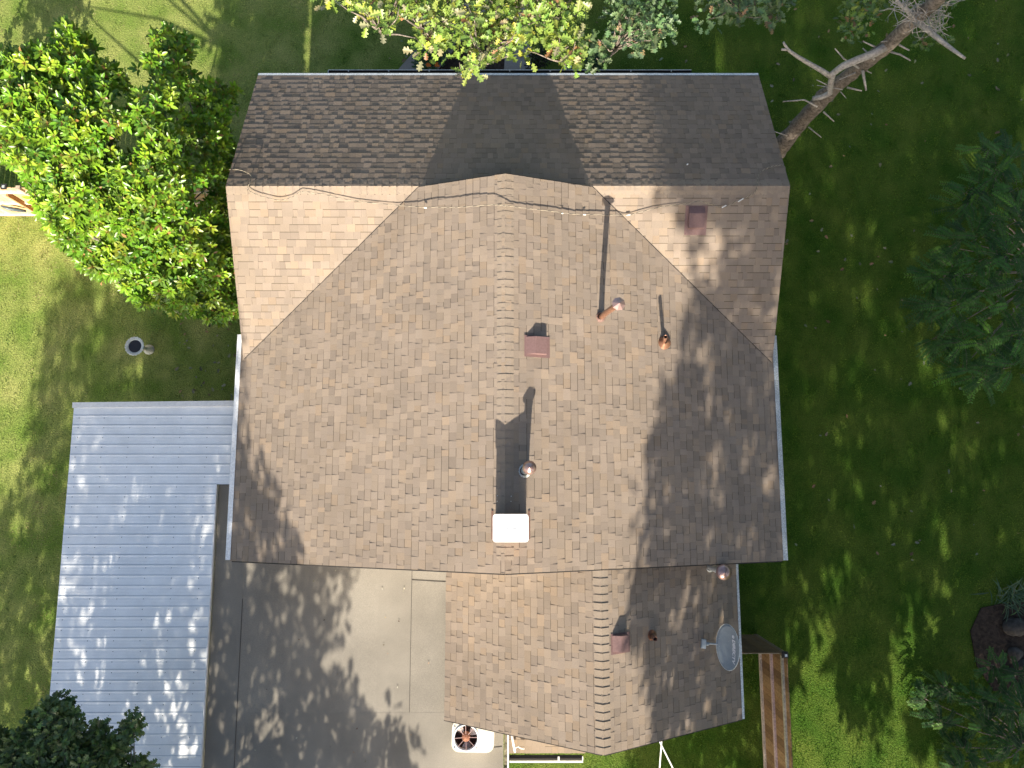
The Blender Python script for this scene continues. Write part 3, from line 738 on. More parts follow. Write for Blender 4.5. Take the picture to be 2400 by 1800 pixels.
for px, py in ((1705, 1505), (1703, 1524), (1688, 1502), (1688, 1520)):
    b = MB(); qx = (1516.5 - py) * -.0083; b.lathe([(0, .006), (.006, .005), (.007, 0)], dpt(-qx * -1, (px - 1707) * .012, .001), Rd, 8)
    b.build('bolt', M['galv'], refl)

# ================================================================== braided cable on the roof
rp = [(537, 397, .05), (560, 398, .05), (578, 404, .06), (589, 413, .06), (586, 428, .06), (580, 441, .06), (592, 452, .07), (620, 462, .07), (655, 469, .07), (682, 463, .07), (702, 451, .07), (715, 449, .07), (760, 456, .06), (800, 465, .06), (850, 473, .05), (920, 480, .05), (965, 484, .05), (1020, 486, .11), (1060, 486, .12), (1100, 484, .14), (1150, 480, .13), (1175, 481, .10), (1200, 484, .05), (1250, 490, .045), (1300, 496, .045), (1350, 502, .04), (1400, 503, .04), (1470, 504, .045), (1500, 497, .05), (1550, 485, .05), (1600, 478, .04), (1640, 472, .13), (1672, 480, .05), (1695, 486, .05), (1725, 472, .05), (1750, 462, .05), (1768, 452, .05), (1775, 440, .05), (1776, 420, .05), (1781, 405, .05), (1800, 393, .05), (1820, 388, .05), (1836, 388, .05), (1841, 397, .03)]
pp = []
for i in range(len(rp) - 1):
    for k in range(6):
        t = k / 6; p0 = rp[max(i - 1, 0)]; p1 = rp[i]; p2 = rp[i + 1]; p3 = rp[min(i + 2, len(rp) - 1)]
        pp.append(tuple(.5 * (2 * p1[j] + (p2[j] - p0[j]) * t + (2 * p0[j] - 5 * p1[j] + 4 * p2[j] - p3[j]) * t * t + (3 * p1[j] - p0[j] - 3 * p2[j] + p3[j]) * t ** 3) for j in range(3)))
pts = [on_roof(a, c, d + .02) for a, c, d in pp]
cab = empty('cable', tuple(pts[0]), 'thin braided cable lying wavily across the front roof near its ridge', 'cable')
b = MB(); b.tube(pts, .0085, 6, cols=[(.34, .29, .22), (.06, .055, .05), (.28, .24, .18)], col=(.3, .27, .2)); b.build('wire', M['rope'], cab)
for px, py, L_, an in ((997, 487, .05, 5), (1318, 500, .03, 0), (1370, 503, .05, 4), (1473, 504, .07, -12), (1697, 484, .09, -28), (1736, 469, .12, -32), (1611, 383 + 2, .03, -30)):
    q = on_roof(px, py, .09); b = MB(); a = rad(-an); d_ = np.array([math.cos(a), math.sin(a), 0]) * L_ / 2
    b.tube([q - d_, q + d_], .011, 8); b.build('clip', M['white_paint'], cab)

# ================================================================== bird bath
bz = .68; bc = P(316, 811.5, bz); bbx = empty('bird_bath', (P(346, 818, .1)[0], P(346, 818, .1)[1], 0), 'round scalloped stone bird bath with dark water on the left lawn', 'bird bath')
bx, by = (bbx.location.x + bc[0]) / 2, (bbx.location.y + bc[1]) / 2
R_ = .232
b = MB(); b.lathe([(.10, -.10), (.17, -.075), (R_ * .97, .0), (R_, .018), (R_ * .93, .022), (R_ * .70, .004), (R_ * .62, -.02), (.0, -.045)], (bc[0], bc[1], bz), seg=96, wob=lambda a, r: .028 * math.cos(19 * a) if r > .2 else 0)
b.build('bowl', M['stone'], bbx, smooth=True)
b = MB(); b.lathe([(0, 0), (R_ * .665, 0)], (bc[0], bc[1], bz - .004), seg=40); b.build('water', M['water'], bbx)
b = MB(); lx, ly = bbx.location.x, bbx.location.y
pr = [(.125, 0), (.125, .05), (.10, .07), (.105, .10), (.065, .14), (.05, .25), (.07, .32), (.048, .40), (.06, .52), (.09, .60)]
vs_ = MB()
seg = 24; vs = []
for (r, z) in pr:
    t = z / .6
    for j in range(seg): a = 2 * math.pi * j / seg; vs.append((lx + (bc[0] - lx) * t + r * math.cos(a), ly + (bc[1] - ly) * t + r * math.sin(a), z))
b.add(vs, [(i * seg + j, i * seg + (j + 1) % seg, (i + 1) * seg + (j + 1) % seg, (i + 1) * seg + j) for i in range(len(pr) - 1) for j in range(seg)])
b.build('pedestal', M['stone'], bbx, smooth=True)

# ================================================================== wooden fences
def fence_run(b_p, b_r, p0, p1, face, h=1.83, pal=((.34, .20, .10), (.30, .175, .09), (.38, .235, .12), (.27, .155, .085)), rail=((.56, .51, .41)), bw=.14):
    """vertical pickets from p0 to p1, rails on the side given by unit vector 'face'"""
    p0 = Vector((*p0, 0)); p1 = Vector((*p1, 0)); d = (p1 - p0); L = d.length; d.normalize(); f = Vector((*face, 0)); n = int(L / bw)
    for i in range(n):
        c = p0 + d * (i + .5) * L / n; hh = h + random.uniform(-.012, .012); col = random.choice(pal); g_ = random.uniform(.8, 1.15)
        b_p.bar(c + Vector((0, 0, .03)), c + Vector((0, 0, hh)), .019, L / n - .006, col=tuple(q * g_ for q in col), up=d) 
    for z in (.22, .95, 1.62):
        nn = max(1, int(L / 2.4))
        for i in range(nn):
            a = p0 + d * (L * i / nn) + f * .032 + Vector((0, 0, z)); c = p0 + d * (L * (i + 1) / nn - .004) + f * .032 + Vector((0, 0, z + random.uniform(-.008, .008)))
            b_r.bar(a, c, .045, .085, col=tuple(q * random.uniform(.9, 1.1) for q in rail))
tp = P(1842, 1534, 1.83)
fx, fy = tp[0] + .02, tp[1]
fn = empty('wooden_fence', (fx, fy - 2, 0), 'brown picket fence with pale rails right of the rear roof, seen from its inner side', 'fence')
bp, br = MB(), MB()
fence_run(bp, br, (fx, fy - .06), (fx, fy - 4.4), (-1, 0)); bp.build('pickets', M['wood'], fn); br.build('rail', M['wood'], fn)
bp, br = MB(), MB()
fence_run(bp, br, (4.25, fy + .03), (fx - .05, fy + .03), (0, -1), pal=((.16, .11, .06), (.14, .10, .06), (.18, .12, .07))); bp.build('pickets', M['wood'], fn); br.build('rail', M['wood'], fn)  # darker boards: the shade on this run is put into their colour
for yy_ in (0,):
    b = MB(); b.box((fx - .05, fy + yy_, .92), (.09, .09, 1.84), col=(.2, .16, .11)); po = b.build('post', M['wood'], fn)
    b = MB(); b.box((fx - .05, fy + yy_, 1.855), (.135, .135, .03)); b.lathe([(.085, .015), (.03, .06), (0, .06)], (fx - .05, fy + yy_, 1.855), Matrix.Rotation(rad(45), 3, 'Z'), 4)
    b.build('post_cap', M['dark'], po)
    if yy_ == 0:
        b = MB(); b.box((fx - .05, fy, 1.918), (.05, .05, .005)); b.build('cap_light', M['galv'], po)
# left fence with gate
tl = P(0, 440, 1.80)
fy2 = tl[1]
fl = empty('wooden_gate_fence', (-11.5, fy2, 0), 'sunlit pine fence with a braced gate left of the glossy leaved tree', 'fence')
pale = ((.50, .34, .18), (.56, .38, .20), (.46, .33, .20), (.60, .42, .22)); bp, br = MB(), MB()
fence_run(bp, br, (-14.5, fy2), (-11.55, fy2), (0, -1), pal=pale, rail=(.62, .55, .45), h=1.8); bp.build('pickets', M['wood'], fl); br.build('rail', M['wood'], fl)
bp, br = MB(), MB()
fence_run(bp, br, (-11.45, fy2), (-5.2, fy2), (0, -1), pal=pale, rail=(.62, .55, .45), h=1.8); gp = bp.build('pickets', M['wood'], fl); br.build('rail', M['wood'], fl)
b = MB(); g0 = P(16, 444, 1.62); g1 = P(84, 480, .25); b.bar((g0[0], fy2 - .075, 1.6), (g1[0] + .2, fy2 - .075, .25), .045, .10, col=(.36, .20, .09), up=(0, 1, 0)); b.build('brace', M['wood'], fl)
b = MB(); q = P(28, 478, .75); b.tube([(q[0] - .12, fy2 - .10, .95), (q[0], fy2 - .13, .86), (q[0] + .14, fy2 - .11, .72), (q[0] + .26, fy2 - .10, .6)], [.02, .045, .05, .03], 10); b.build('handle', M['handle'], fl, smooth=True)
b = MB(); b.box((-11.5, fy2 - .02, .93), (.1, .1, 1.86), col=(.5, .4, .28)); po = b.build('post', M['wood'], fl)
b = MB(); b.box((-11.82, fy2, 1.86), (.13, .13, .03)); b.build('post_cap', M['dark'], po)
b = MB(); b.box((-11.82, fy2, 1.88), (.06, .06, .01)); b.build('cap_light', M['galv'], po)

# ================================================================== white pole frame by the rear wing
ap = P(1550, 1746, 2.0); fr_ = empty('pole_frame', (ap[0], ap[1] - .2, 0), 'thin white A shaped pole frame on the grass at the bottom edge', 'frame')
b = MB(); e1 = P(1545, 1812, .9); d1 = (e1 - ap); base1 = ap + d1 * (2.0 / (2.0 - .9)); b.tube([ap - d1 * .12, base1], .016, 8); b.build('leg', M['white_paint'], fr_, smooth=True)
b = MB(); e2 = P(1583, 1812, .9); d2 = (e2 - ap); base2 = ap + d2 * (2.0 / (2.0 - .9)); b.tube([ap - d2 * .14, base2], .016, 8); b.build('leg', M['white_paint'], fr_, smooth=True)

# ================================================================== leaf templates
MAG = [(0, 0, 0), (.28, .15, .03), (.6, .18, .03), (.86, .10, .0), (1, 0, -.05), (.86, -.10, .0), (.6, -.18, .03), (.28, -.15, .03), (.28, 0, -.01), (.6, 0, -.015), (.86, 0, -.03)]
MAGF = [(0, 8, 1), (0, 7, 8), (1, 8, 9, 2), (8, 7, 6, 9), (2, 9, 10, 3), (9, 6, 5, 10), (3, 10, 4), (10, 5, 4)]
oh = [(0, .0), (.10, .05), (.20, .20), (.28, .22), (.33, .10), (.42, .14), (.50, .34), (.60, .36), (.64, .16), (.72, .18), (.80, .30), (.90, .28), (.92, .12), (1.0, .06)]
OAK = [(0, 0, 0), (1.02, 0, -.06)] + [(x, y, y * .22) for x, y in oh[1:]] + [(x, -y, y * .22) for x, y in oh[1:]]
nh = len(oh) - 1
OAKF = [tuple([0, 1] + list(range(2 + nh - 1, 1, -1))), tuple([1, 0] + list(range(2 + nh, 2 + 2 * nh)))]
SIMP = [(0, 0, 0), (.35, .24, .05), (.75, .2, .03), (1, 0, -.04), (.75, -.2, .03), (.35, -.24, .05)]
SIMPF = [(0, 3, 2, 1), (0, 5, 4, 3)]
def limbs(b, root, targets, r0, col=(1, 1, 1), bend=.15, r1=.012, seg=6):
    root = np.array(root, float)
    for t in targets:
        t = np.array(t, float); m1 = root + (t - root) * .35 + RNG.normal(0, bend, 3) + np.array([0, 0, .12 * np.linalg.norm(t - root) * .4]); m2 = root + (t - root) * .7 + RNG.normal(0, bend, 3)
        b.tube([root, m1, m2, t], [r0, r0 * .66, r0 * .38, r1], seg, col)

def leaf_clump_leaves(centers, rads, per, size, upb=.5, flat=1.0, shell=.55, down=0.0):
    """random leaves around clump centres"""
    n = len(centers); tot = n * per
    c = np.repeat(np.array(centers), per, axis=0); r = np.repeat(np.array(rads), per)
    d = unit(tot); d[:, 2] *= flat
    rr = r * (shell + (1 - shell) * RNG.random(tot)) ** 1.0
    pos = c + d * rr[:, None]
    D = d + RNG.normal(0, .5, (tot, 3)); D[:, 2] -= down
    N = np.c_[RNG.normal(0, .45, (tot, 2)), np.full(tot, upb + .6)]
    return pos, D, N, size * RNG.uniform(.7, 1.25, tot)

# ================================================================== magnolia
mag = empty('magnolia_tree', (-7.6, 4.4, 0), 'large sunlit tree with glossy bright green leaves left of the house', 'tree')
MP = [(-170, 100), (-60, 125), (0, 110), (60, 105), (118, 95), (125, 45), (160, 38), (190, 70), (215, 85), (240, 130), (300, 165), (345, 140), (365, 70), (400, 55), (440, 75), (462, 100), (440, 150), (480, 185), (520, 185), (580, 200), (575, 235), (545, 290), (560, 330), (548, 400), (538, 440), (545, 520), (550, 600), (560, 680), (572, 760), (520, 770), (470, 748), (420, 752), (370, 730), (320, 728), (300, 690), (262, 655), (235, 660), (200, 640), (170, 600), (130, 575), (90, 510), (60, 440), (20, 385), (-40, 370), (-170, 350)]
GAPS = [(300, 330, 38), (285, 235, 26), (455, 375, 22), (475, 460, 26), (225, 560, 24), (150, 400, 14), (440, 250, 22), (330, 190, 32), (395, 270, 14), (250, 480, 12), (20, 350, 20)]
def mag_z(x, y):
    r2 = ((x + 7.6) / 3.9) ** 2 + ((y - 6.0) / 4.8) ** 2
    z = 6.7 - 2.7 * r2 - max(0, 4.9 - y) * 1.15; k = min(1, max(0, (-9.4 - x) / 1.0)); z = z * (1 - k) + k * min(z, 5.5 - TE * y)
    return max(2.6, z)
def mag_pt(px, py, dz=0):
    z = 5.5
    c_, s_ = math.cos(TH), math.sin(TH); u_ = px - 1200; v_ = 900 - py; cap_ = H + (-5.98) * (v_ * s_ - FPX * c_) / u_ if u_ < 0 else 9
    for _ in range(12): p = P(px, py, z); z = min(mag_z(p[0], p[1]) + dz, cap_ - abs(dz) * .3)
    return P(px, py, z)
cl = sample_poly(MP, 230, mind=22)
cl = [c for c in cl if all((c[0] - g[0]) ** 2 + (c[1] - g[1]) ** 2 > g[2] ** 2 * 1.7 for g in GAPS)]
C1 = [mag_pt(a, c_, random.uniform(-.35, .35)) for a, c_ in cl]
def lob(c): p = c.copy(); p[2] -= random.uniform(.9, 1.9); p[:2] += RNG.normal(0, .25, 2); p[0] = min(p[0], -5.75); return p
C2 = [lob(c) for c in C1 if random.random() < 1.0]
ros = []; axs = []
for cset, nn, rr in ((C1, 21, .40), (C2, 9, .5)):
    for c in cset:
        d = unit(nn, .0); r = rr * RNG.uniform(.65, 1.05, nn); ros.append(c + d * r[:, None] * np.array([1, 1, .8])); axs.append(d * .55 + np.array([0, -.55, .8]))
ros = np.vstack(ros); axs = np.vstack(axs) + RNG.normal(0, .2, (len(ros), 3)); axs /= np.linalg.norm(axs, axis=1, keepdims=True)
def proj(p):
    c, s_ = math.cos(TH), math.sin(TH); q = p - np.array([0, 0, H]); dep_ = q[:, 1] * s_ - q[:, 2] * c
    return 1200 + FPX * q[:, 0] / dep_, 900 - FPX * (q[:, 1] * c + q[:, 2] * s_) / dep_
pxs, pys = proj(ros); ctr_ = np.array([250., 390.]); gx_ = ctr_[0] + (pxs - ctr_[0]) * 1.03; gy_ = ctr_[1] + (pys - ctr_[1]) * 1.03
keep = (ros[:, 0] < -5.66) & inpoly(gx_, gy_, MP)
for g_ in GAPS: keep &= ~((ros[:, 2] > 3.6) & ((pxs - g_[0]) ** 2 + (pys - g_[1]) ** 2 < (g_[2] * .9) ** 2))
ros = ros[keep]; axs = axs[keep]
nr = len(ros); LV = 10
az_ = np.tile(np.arange(LV) * 2.4, (nr, 1)) + RNG.uniform(0, 6.28, (nr, 1)) + RNG.normal(0, .15, (nr, LV)); el = rad(12) + rad(52) * (np.arange(LV) / LV)[None, :] + RNG.normal(0, .12, (nr, LV))
u = np.cross(axs, [1, 0, .1]); u /= np.linalg.norm(u, axis=1, keepdims=True); v = np.cross(axs, u)
Dl = (np.cos(el) * np.cos(az_))[..., None] * u[:, None] + (np.cos(el) * np.sin(az_))[..., None] * v[:, None] + np.sin(el)[..., None] * axs[:, None]
Nl = axs[:, None] * np.cos(el)[..., None] - ((np.cos(az_))[..., None] * u[:, None] + (np.sin(az_))[..., None] * v[:, None]) * np.sin(el)[..., None] + RNG.normal(0, .12, (nr, LV, 3))
Pl = ros[:, None] + Dl * .012; sc = RNG.uniform(.105, .175, (nr, LV)) * (1 - .25 * (np.arange(LV) / LV))[None]
rc = pick([(.125, .25, .018), (.18, .32, .022), (.25, .37, .03), (.075, .18, .02), (.12, .20, .03)], nr, .16, p=[.34, .30, .14, .12, .10])
lc = np.repeat(rc[:, None], LV, 1) * (1 + RNG.normal(0, .12, (nr, LV, 1)))
old = RNG.random((nr, LV)) < .012; lc[old] = (.30, .17, .06)
vc = np.repeat(lc.reshape(-1, 1, 3), len(MAG), 1); vc[:, 0] = np.array([.30, .13, .05]); vc[:, 8] *= 1.25; vc[:, 9] *= 1.2
cloud('crown', MAG, MAGF, Pl.reshape(-1, 3), Dl.reshape(-1, 3), Nl.reshape(-1, 3), sc.ravel(), np.clip(vc, .003, 1), M['leaf'], mag)
b = MB(); b.tube([(-7.6, 4.4, -.05), (-7.62, 4.42, .9), (-7.7, 4.6, 2.1), (-7.75, 4.8, 3.6), (-7.9, 5.2, 5.4)], [.24, .19, .16, .12, .06], 10)
limbs(b, (-7.65, 4.5, 1.8), [tuple(c) for c in random.sample(C1, 18)], .045, bend=.2, r1=.006); limbs(b, (-7.75, 4.8, 3.4), [tuple(c) for c in random.sample(C1, 26)], .032, bend=.15, r1=.006)
fk = mag_pt(232, 245, -.6); limbs(b, (-7.75, 4.8, 3.6), [fk], .07, r1=.04); limbs(b, fk, [mag_pt(*q_) for q_ in ((205, 215), (190, 240), (240, 220), (250, 262), (150, 225))], .035, bend=.05)
b.build('trunk', M['bark'], mag, smooth=True)

# ================================================================== oaks
def oak(name, label, group, polys, zf, trunk, n_per_m, size, cols, p, rcl=.33, per=26, twigs=True, base=None, dead=None):
    t = empty(name, (trunk[0][0], trunk[0][1], 0), label, 'tree', group)
    C = []
    for poly, dens in polys:
        for a, c in sample_poly(poly, dens, mind=9): C.append(P(a, c, zf + random.uniform(-.7, .5)))
    C = np.array(C)
    pos, D, N, s = leaf_clump_leaves(C, np.full(len(C), rcl), per, size, shell=.2, flat=.6)
    cloud('crown', OAK, OAKF, pos, D, N, s, pick(cols, len(pos), .16, p), M['oakleaf'], t)
    b = MB(); b.tube(trunk, [.26 * (1 - .6 * i / (len(trunk) - 1)) for i in range(len(trunk))], 10)
    top = trunk[-1]
    hubs = []
    for _ in range(max(3, len(C) // 14)):
        c = C[random.randrange(len(C))] + np.array([0, 0, -.4]); hubs.append(c)
    limbs(b, top, hubs, .08, bend=.15, r1=.03)
    for c in C:
        h = min(hubs, key=lambda q: np.linalg.norm(q - c)); limbs(b, h, [c], .022, bend=.06, r1=.006, seg=5)
    b.build('trunk', M['bark'], t, smooth=True); return t
OC = [(.20, .30, .055), (.26, .36, .075), (.14, .23, .05), (.38, .42, .06), (.30, .30, .16), (.30, .16, .07)]
oak('oak_tree', 'sunlit oak branches with pale lobed leaves hanging over the front roof edge', None,
    [([(770, -60), (1010, -60), (1005, 20), (960, 45), (930, 45), (905, 60), (860, 50), (838, 0), (800, 20), (775, 5)], 30),
     ([(975, -60), (1080, -60), (1075, 30), (1010, 100), (1000, 150), (985, 110), (975, 50)], 26),
     ([(1060, 60), (1150, -60), (1360, -60), (1355, 30), (1340, 90), (1360, 90), (1345, 150), (1330, 140), (1300, 60), (1240, 75), (1235, 120), (1200, 110), (1150, 130), (1120, 160), (1065, 150), (1060, 135), (1130, 105)], 80),
     ([(1290, 80), (1355, 70), (1355, 130), (1320, 120)], 7)],
    6.3, [(-.5, 15.5, 0), (-.5, 15.3, 2), (-.4, 14.2, 4.2), (-.3, 12.5, 5.8)], 0, .155, OC, [.34, .28, .16, .08, .11, .03], rcl=.25, per=17)
oak('oak_tree', 'oak branches in half shade with grey green leaves above the bare trunk tree', None,
    [([(1420, -60), (1560, -60), (1570, 30), (1560, 80), (1500, 110), (1450, 105), (1430, 60)], 30), ([(1640, -60), (1870, -60), (1850, 25), (1800, 40), (1700, 35), (1650, 50)], 26), ([(1385, 90), (1415, 95), (1410, 145), (1390, 140)], 4)],
    6.0, [(4.5, 15.8, 0), (4.4, 15.4, 2.4), (4.2, 14.5, 4.2), (4.0, 13.2, 5.6)], 0, .135, [(.10, .17, .07), (.13, .20, .09), (.075, .13, .045), (.24, .17, .09)], [.4, .3, .26, .04], rcl=.26, per=22)

# leaning bare tree at the top right
dt = empty('leaning_tree', tuple([*P(1822, 352, 0)[:2], 0]), 'leaning tree with grey bare broken branches right of the front roof', 'tree')
TP = [(1816, 362, 0), (1832, 340, .4), (1880, 283, 1.3), (1930, 228, 2.3), (1985, 180, 3.2), (2020, 152, 3.8), (2080, 107, 4.7), (2135, 52, 5.6), (2195, 2, 6.4), (2260, -70, 7.4)]
TPf = []; RPf = []; rr0 = [.24, .21, .19, .17, .155, .15, .14, .13, .115, .09]
for i in range(len(TP) - 1):
    for k in range(6):
        t_ = k / 6; TPf.append(P(*[TP[i][j] * (1 - t_) + TP[i + 1][j] * t_ for j in range(3)]) + RNG.normal(0, .008, 3)); RPf.append((rr0[i] * (1 - t_) + rr0[i + 1] * t_) * random.uniform(.90, 1.10))
b = MB(); b.tube(TPf, RPf, 14); b.build('trunk', M['bark'], dt, smooth=True)
def branch(pts, r0, r1, m='deadwood', nm='branch'):
    b = MB(); n = len(pts); b.tube([P(*q) for q in pts], [r0 + (r1 - r0) * i / (n - 1) for i in range(n)], 8); b.build(nm, M[m], dt, smooth=True)
branch([(2078, 108, 4.75), (2050, 125, 4.7), (2010, 140, 4.6), (1975, 155, 4.4), (1952, 172, 4.2), (1947, 195, 3.9), (1945, 218, 3.4), (1925, 228, 3.3), (1905, 231, 3.2)], .085, .05)
branch([(1948, 180, 4.1), (1925, 165, 4.3), (1895, 148, 4.5), (1868, 132, 4.7), (1846, 116, 4.9), (1836, 99, 5.0)], .055, .022)
branch([(1846, 116, 4.9), (1832, 116, 4.95)], .03, .02)
branch([(2145, 48, 5.8), (2175, 70, 5.9), (2205, 95, 6.0), (2235, 118, 6.1), (2262, 137, 6.2)], .06, .022)
branch([(2143, 45, 5.8), (2128, 25, 5.9), (2110, 10, 6.0), (2090, -15, 6.1)], .055, .02)
for pts_, r in (([(2050, 140, 4.5), (2022, 113, 4.6)], .022), ([(2013, 160, 4.0), (1978, 138, 4.2), (1957, 114, 4.4)], .02), ([(2055, 112, 4.7), (2023, 97, 4.9)], .02), ([(2098, 100, 4.8), (2131, 118, 5.0)], .022), ([(2082, 120, 4.6), (2110, 128, 4.7), (2134, 142, 4.8)], .022),
                ([(2022, 165, 3.9), (2030, 212, 3.6)], .033), ([(1985, 205, 3.2), (2020, 213, 3.3)], .022), ([(1915, 250, 2.3), (1885, 234, 2.4), (1835, 238, 2.6)], .022), ([(1930, 262, 2.0), (1955, 285, 1.9)], .022), ([(1895, 298, 1.2), (1925, 322, 1.1)], .018), ([(1845, 318, .9), (1814, 308, 1.0)], .016),
                ([(1975, 210, 3.1), (1915, 200, 3.2)], .013), ([(1940, 200, 3.8), (1914, 187, 3.9)], .014), ([(2005, 170, 3.9), (1965, 188, 3.9)], .014), ([(2090, 95, 4.9), (2065, 98, 5)], .016), ([(2135, 55, 5.5), (2139, 80, 5.4)], .014), ([(2030, 165, 3.8), (2043, 172, 3.8)], .014), ([(1970, 215, 3.1), (1983, 230, 3.0)], .012)):
    branch(pts_, r, r * .55)
b = MB()
for _ in range(110):
    s0 = random.choice([(2150, 40), (2120, 15), (2165, 10), (2190, 60), (2100, 5), (2170, 40), (2205, 20)]); x, y = s0[0] + random.uniform(-14, 14), s0[1] + random.uniform(-14, 14); z = 5.8 + random.uniform(-.2, .5); a = random.uniform(0, 6.28); pts_ = [P(x, y, z)]
    for k in range(4): a += random.uniform(-.8, .8); x += 13 * math.cos(a); y += 13 * math.sin(a); z += random.uniform(-.08, .15); pts_.append(P(x, y, z))
    b.tube(pts_, [.009, .007, .006, .005, .003], 4)
b.build('twigs', M['deadwood'], dt)
C = [P(a, c, 5.0 + random.uniform(-.4, .4)) for poly, k in (([(1970, -30), (2070, -30), (2060, 40), (2030, 80), (1985, 90), (1975, 40)], 22), ([(2120, 60), (2200, 20), (2215, 90), (2160, 105)], 10), ([(2180, -30), (2260, -30), (2230, 10)], 6)) for a, c in sample_poly(poly, k, 8)]
pos, D, N, s = leaf_clump_leaves(np.array(C), np.full(len(C), .2), 13, .12, shell=.2, flat=.6)
cloud('crown', OAK, OAKF, pos, D, N, s, pick([(.09, .16, .05), (.13, .22, .05), (.20, .27, .04), (.25, .15, .07)], len(pos), .15, [.45, .35, .15, .05]), M['oakleaf'], dt)

# bottom-left oak: visible tips and the big crown outside the frame that shades patio cover and flat roof
def bpt(px, py, z=None):
    p = on_roof(px, py) if z is None else P(px, py, z)
    return (p[0], p[2] + TE * p[1])
def holes_of(lst, z=None, pad=.05):
    out = []
    for (px, py, rx, ry) in lst:
        a = bpt(px - rx, py, z); c = bpt(px + rx, py, z); t_ = bpt(px, py - ry, z); d_ = bpt(px, py + ry, z)
        out.append(((a[0] + c[0]) / 2, (t_[1] + d_[1]) / 2, abs(c[0] - a[0]) / 2 * .95 + pad, abs(t_[1] - d_[1]) / 2 * .95 + pad * .6))
    return out
def big_tree(name, label, group, base, trunk_h, mask, y0, nclump, per, size, rcl, depth, cols, p, extra=None, extra_n=0, keepout=None, mt='oakleaf', tmpl=None, lean=(0, 0), holes=(), thin=None):
    """crown laid out as a mask in (x, b) with b = z + TE*y, i.e. seen along the sun"""
    t = empty(name, (base[0], base[1], 0), label, 'tree', group); C = []; R = []
    for (x, bb) in sample_poly(mask, nclump, mind=rcl * .55):
        y = y0 + random.uniform(-depth, depth); z = bb - TE * y; C.append((x, y, z)); R.append(rcl * random.uniform(.6, 1.2))
    if extra:
        for poly, k, zz in extra:
            for a, c in sample_poly(poly, k, 8): C.append(tuple(P(a, c, zz + random.uniform(-.35, .35)))); R.append(.15)
    C = np.array(C); R = np.array(R)
    perv = per
    pos, D, N, s = leaf_clump_leaves(C, R, perv, size, shell=.1, flat=.8)
    if extra: ne_ = per * sum(e_[1] for e_ in extra); s = s.copy(); s[-ne_:] *= .52
    bb_ = pos[:, 2] + TE * pos[:, 1]; kp = np.ones(len(pos), bool)
    for (hx, hb, hr, hv) in holes:
        ang = np.arctan2(bb_ - hb, pos[:, 0] - hx); wb = 1 + .22 * np.sin(3 * ang + hx * 9) + .14 * np.sin(7 * ang + hb * 5)
        kp &= ((pos[:, 0] - hx) / (hr * wb)) ** 2 + ((bb_ - hb) / (hv * wb)) ** 2 > 1
    ed = inpoly(pos[:, 0] + RNG.normal(0, 1, len(pos)) * np.where(bb_ > 6.5, .35, .10), bb_ + RNG.normal(0, .08, len(pos)), mask)
    if extra: ed |= np.arange(len(pos)) >= len(pos) - per * sum(e_[1] for e_ in extra)
    kp &= ed
    if thin: kp &= ~((pos[:, 0] > thin[0]) & (pos[:, 0] < thin[1]) & (bb_ > thin[2]) & (bb_ < thin[3]) & (RNG.random(len(pos)) < thin[4]))
    pos, D, N, s = pos[kp], D[kp], N[kp], s[kp]
    cloud('crown', *(tmpl or (SIMP, SIMPF)), pos, D, N, s, pick(cols, len(pos), .16, p), M[mt], t)
    b = MB(); top = np.array([base[0] + lean[0], base[1] + lean[1], trunk_h]); b.tube([(base[0], base[1], -.1), (base[0], base[1], trunk_h * .3), (base[0] + lean[0] * .5, base[1] + lean[1] * .5, trunk_h * .7), tuple(top)], [.36, .3, .24, .17], 10)
    Cm = C[:len(C) - (sum(e_[1] for e_ in extra) if extra else 0)]; mid = Cm.mean(axis=0); order = np.argsort(np.linalg.norm(Cm - mid, axis=1))[:int(len(Cm) * .45)]
    hubs = [Cm[random.choice(list(order))] for _ in range(14)]; limbs(b, top, hubs, .08, bend=.12, r1=.03)
    for c in C:
        h = min(hubs, key=lambda q: np.linalg.norm(q - c)); limbs(b, h, [c], .018, bend=.06, r1=.006, seg=4)
    b.build('trunk', M['bark'], t, smooth=True); return t
DK = [(.055, .10, .035), (.075, .13, .04), (.04, .075, .03)]
maskL = [(-13.5, -3)] + [bpt(*q) for q in ((-80, 1230, 0), (0, 1186, 0), (30, 1150, 0), (65, 1142, 0), (45, 1052, 0), (61, 960, 0), (83, 890, 0), (98, 835, 0), (75, 800, 0), (87, 745, 0), (108, 690, 0), (130, 640, 0), (180, 625, 0), (230, 640, 0), (290, 600, 0))] + [(-9.3, 4.2), (-8.9, 4.9), (-8.5, 5.2), (-7.8, 5.9), (-6.9, 6.5), (-6.3, 6.8), (-5.95, 6.6), (-5.80, 4.2), (-5.72, 3.75), bpt(545, 1010, 3.3), bpt(575, 1040, 3.3), bpt(592, 1120, 3.4), bpt(608, 1090, 3.4), bpt(625, 1160, 3.5), bpt(655, 1150, 3.5), bpt(665, 1230, 3.6), bpt(690, 1300, 3.7)] + [bpt(*q) for q in ((805, 1335, 2.55), (800, 1400, 2.55), (770, 1480, 2.55), (775, 1560, 2.55), (800, 1650, 2.55), (850, 1660, 2.55), (880, 1700, 2.55), (930, 1685, 2.55), (955, 1740, 2.55), (965, 1830, 2.55))] + [(-2.3, -3)]
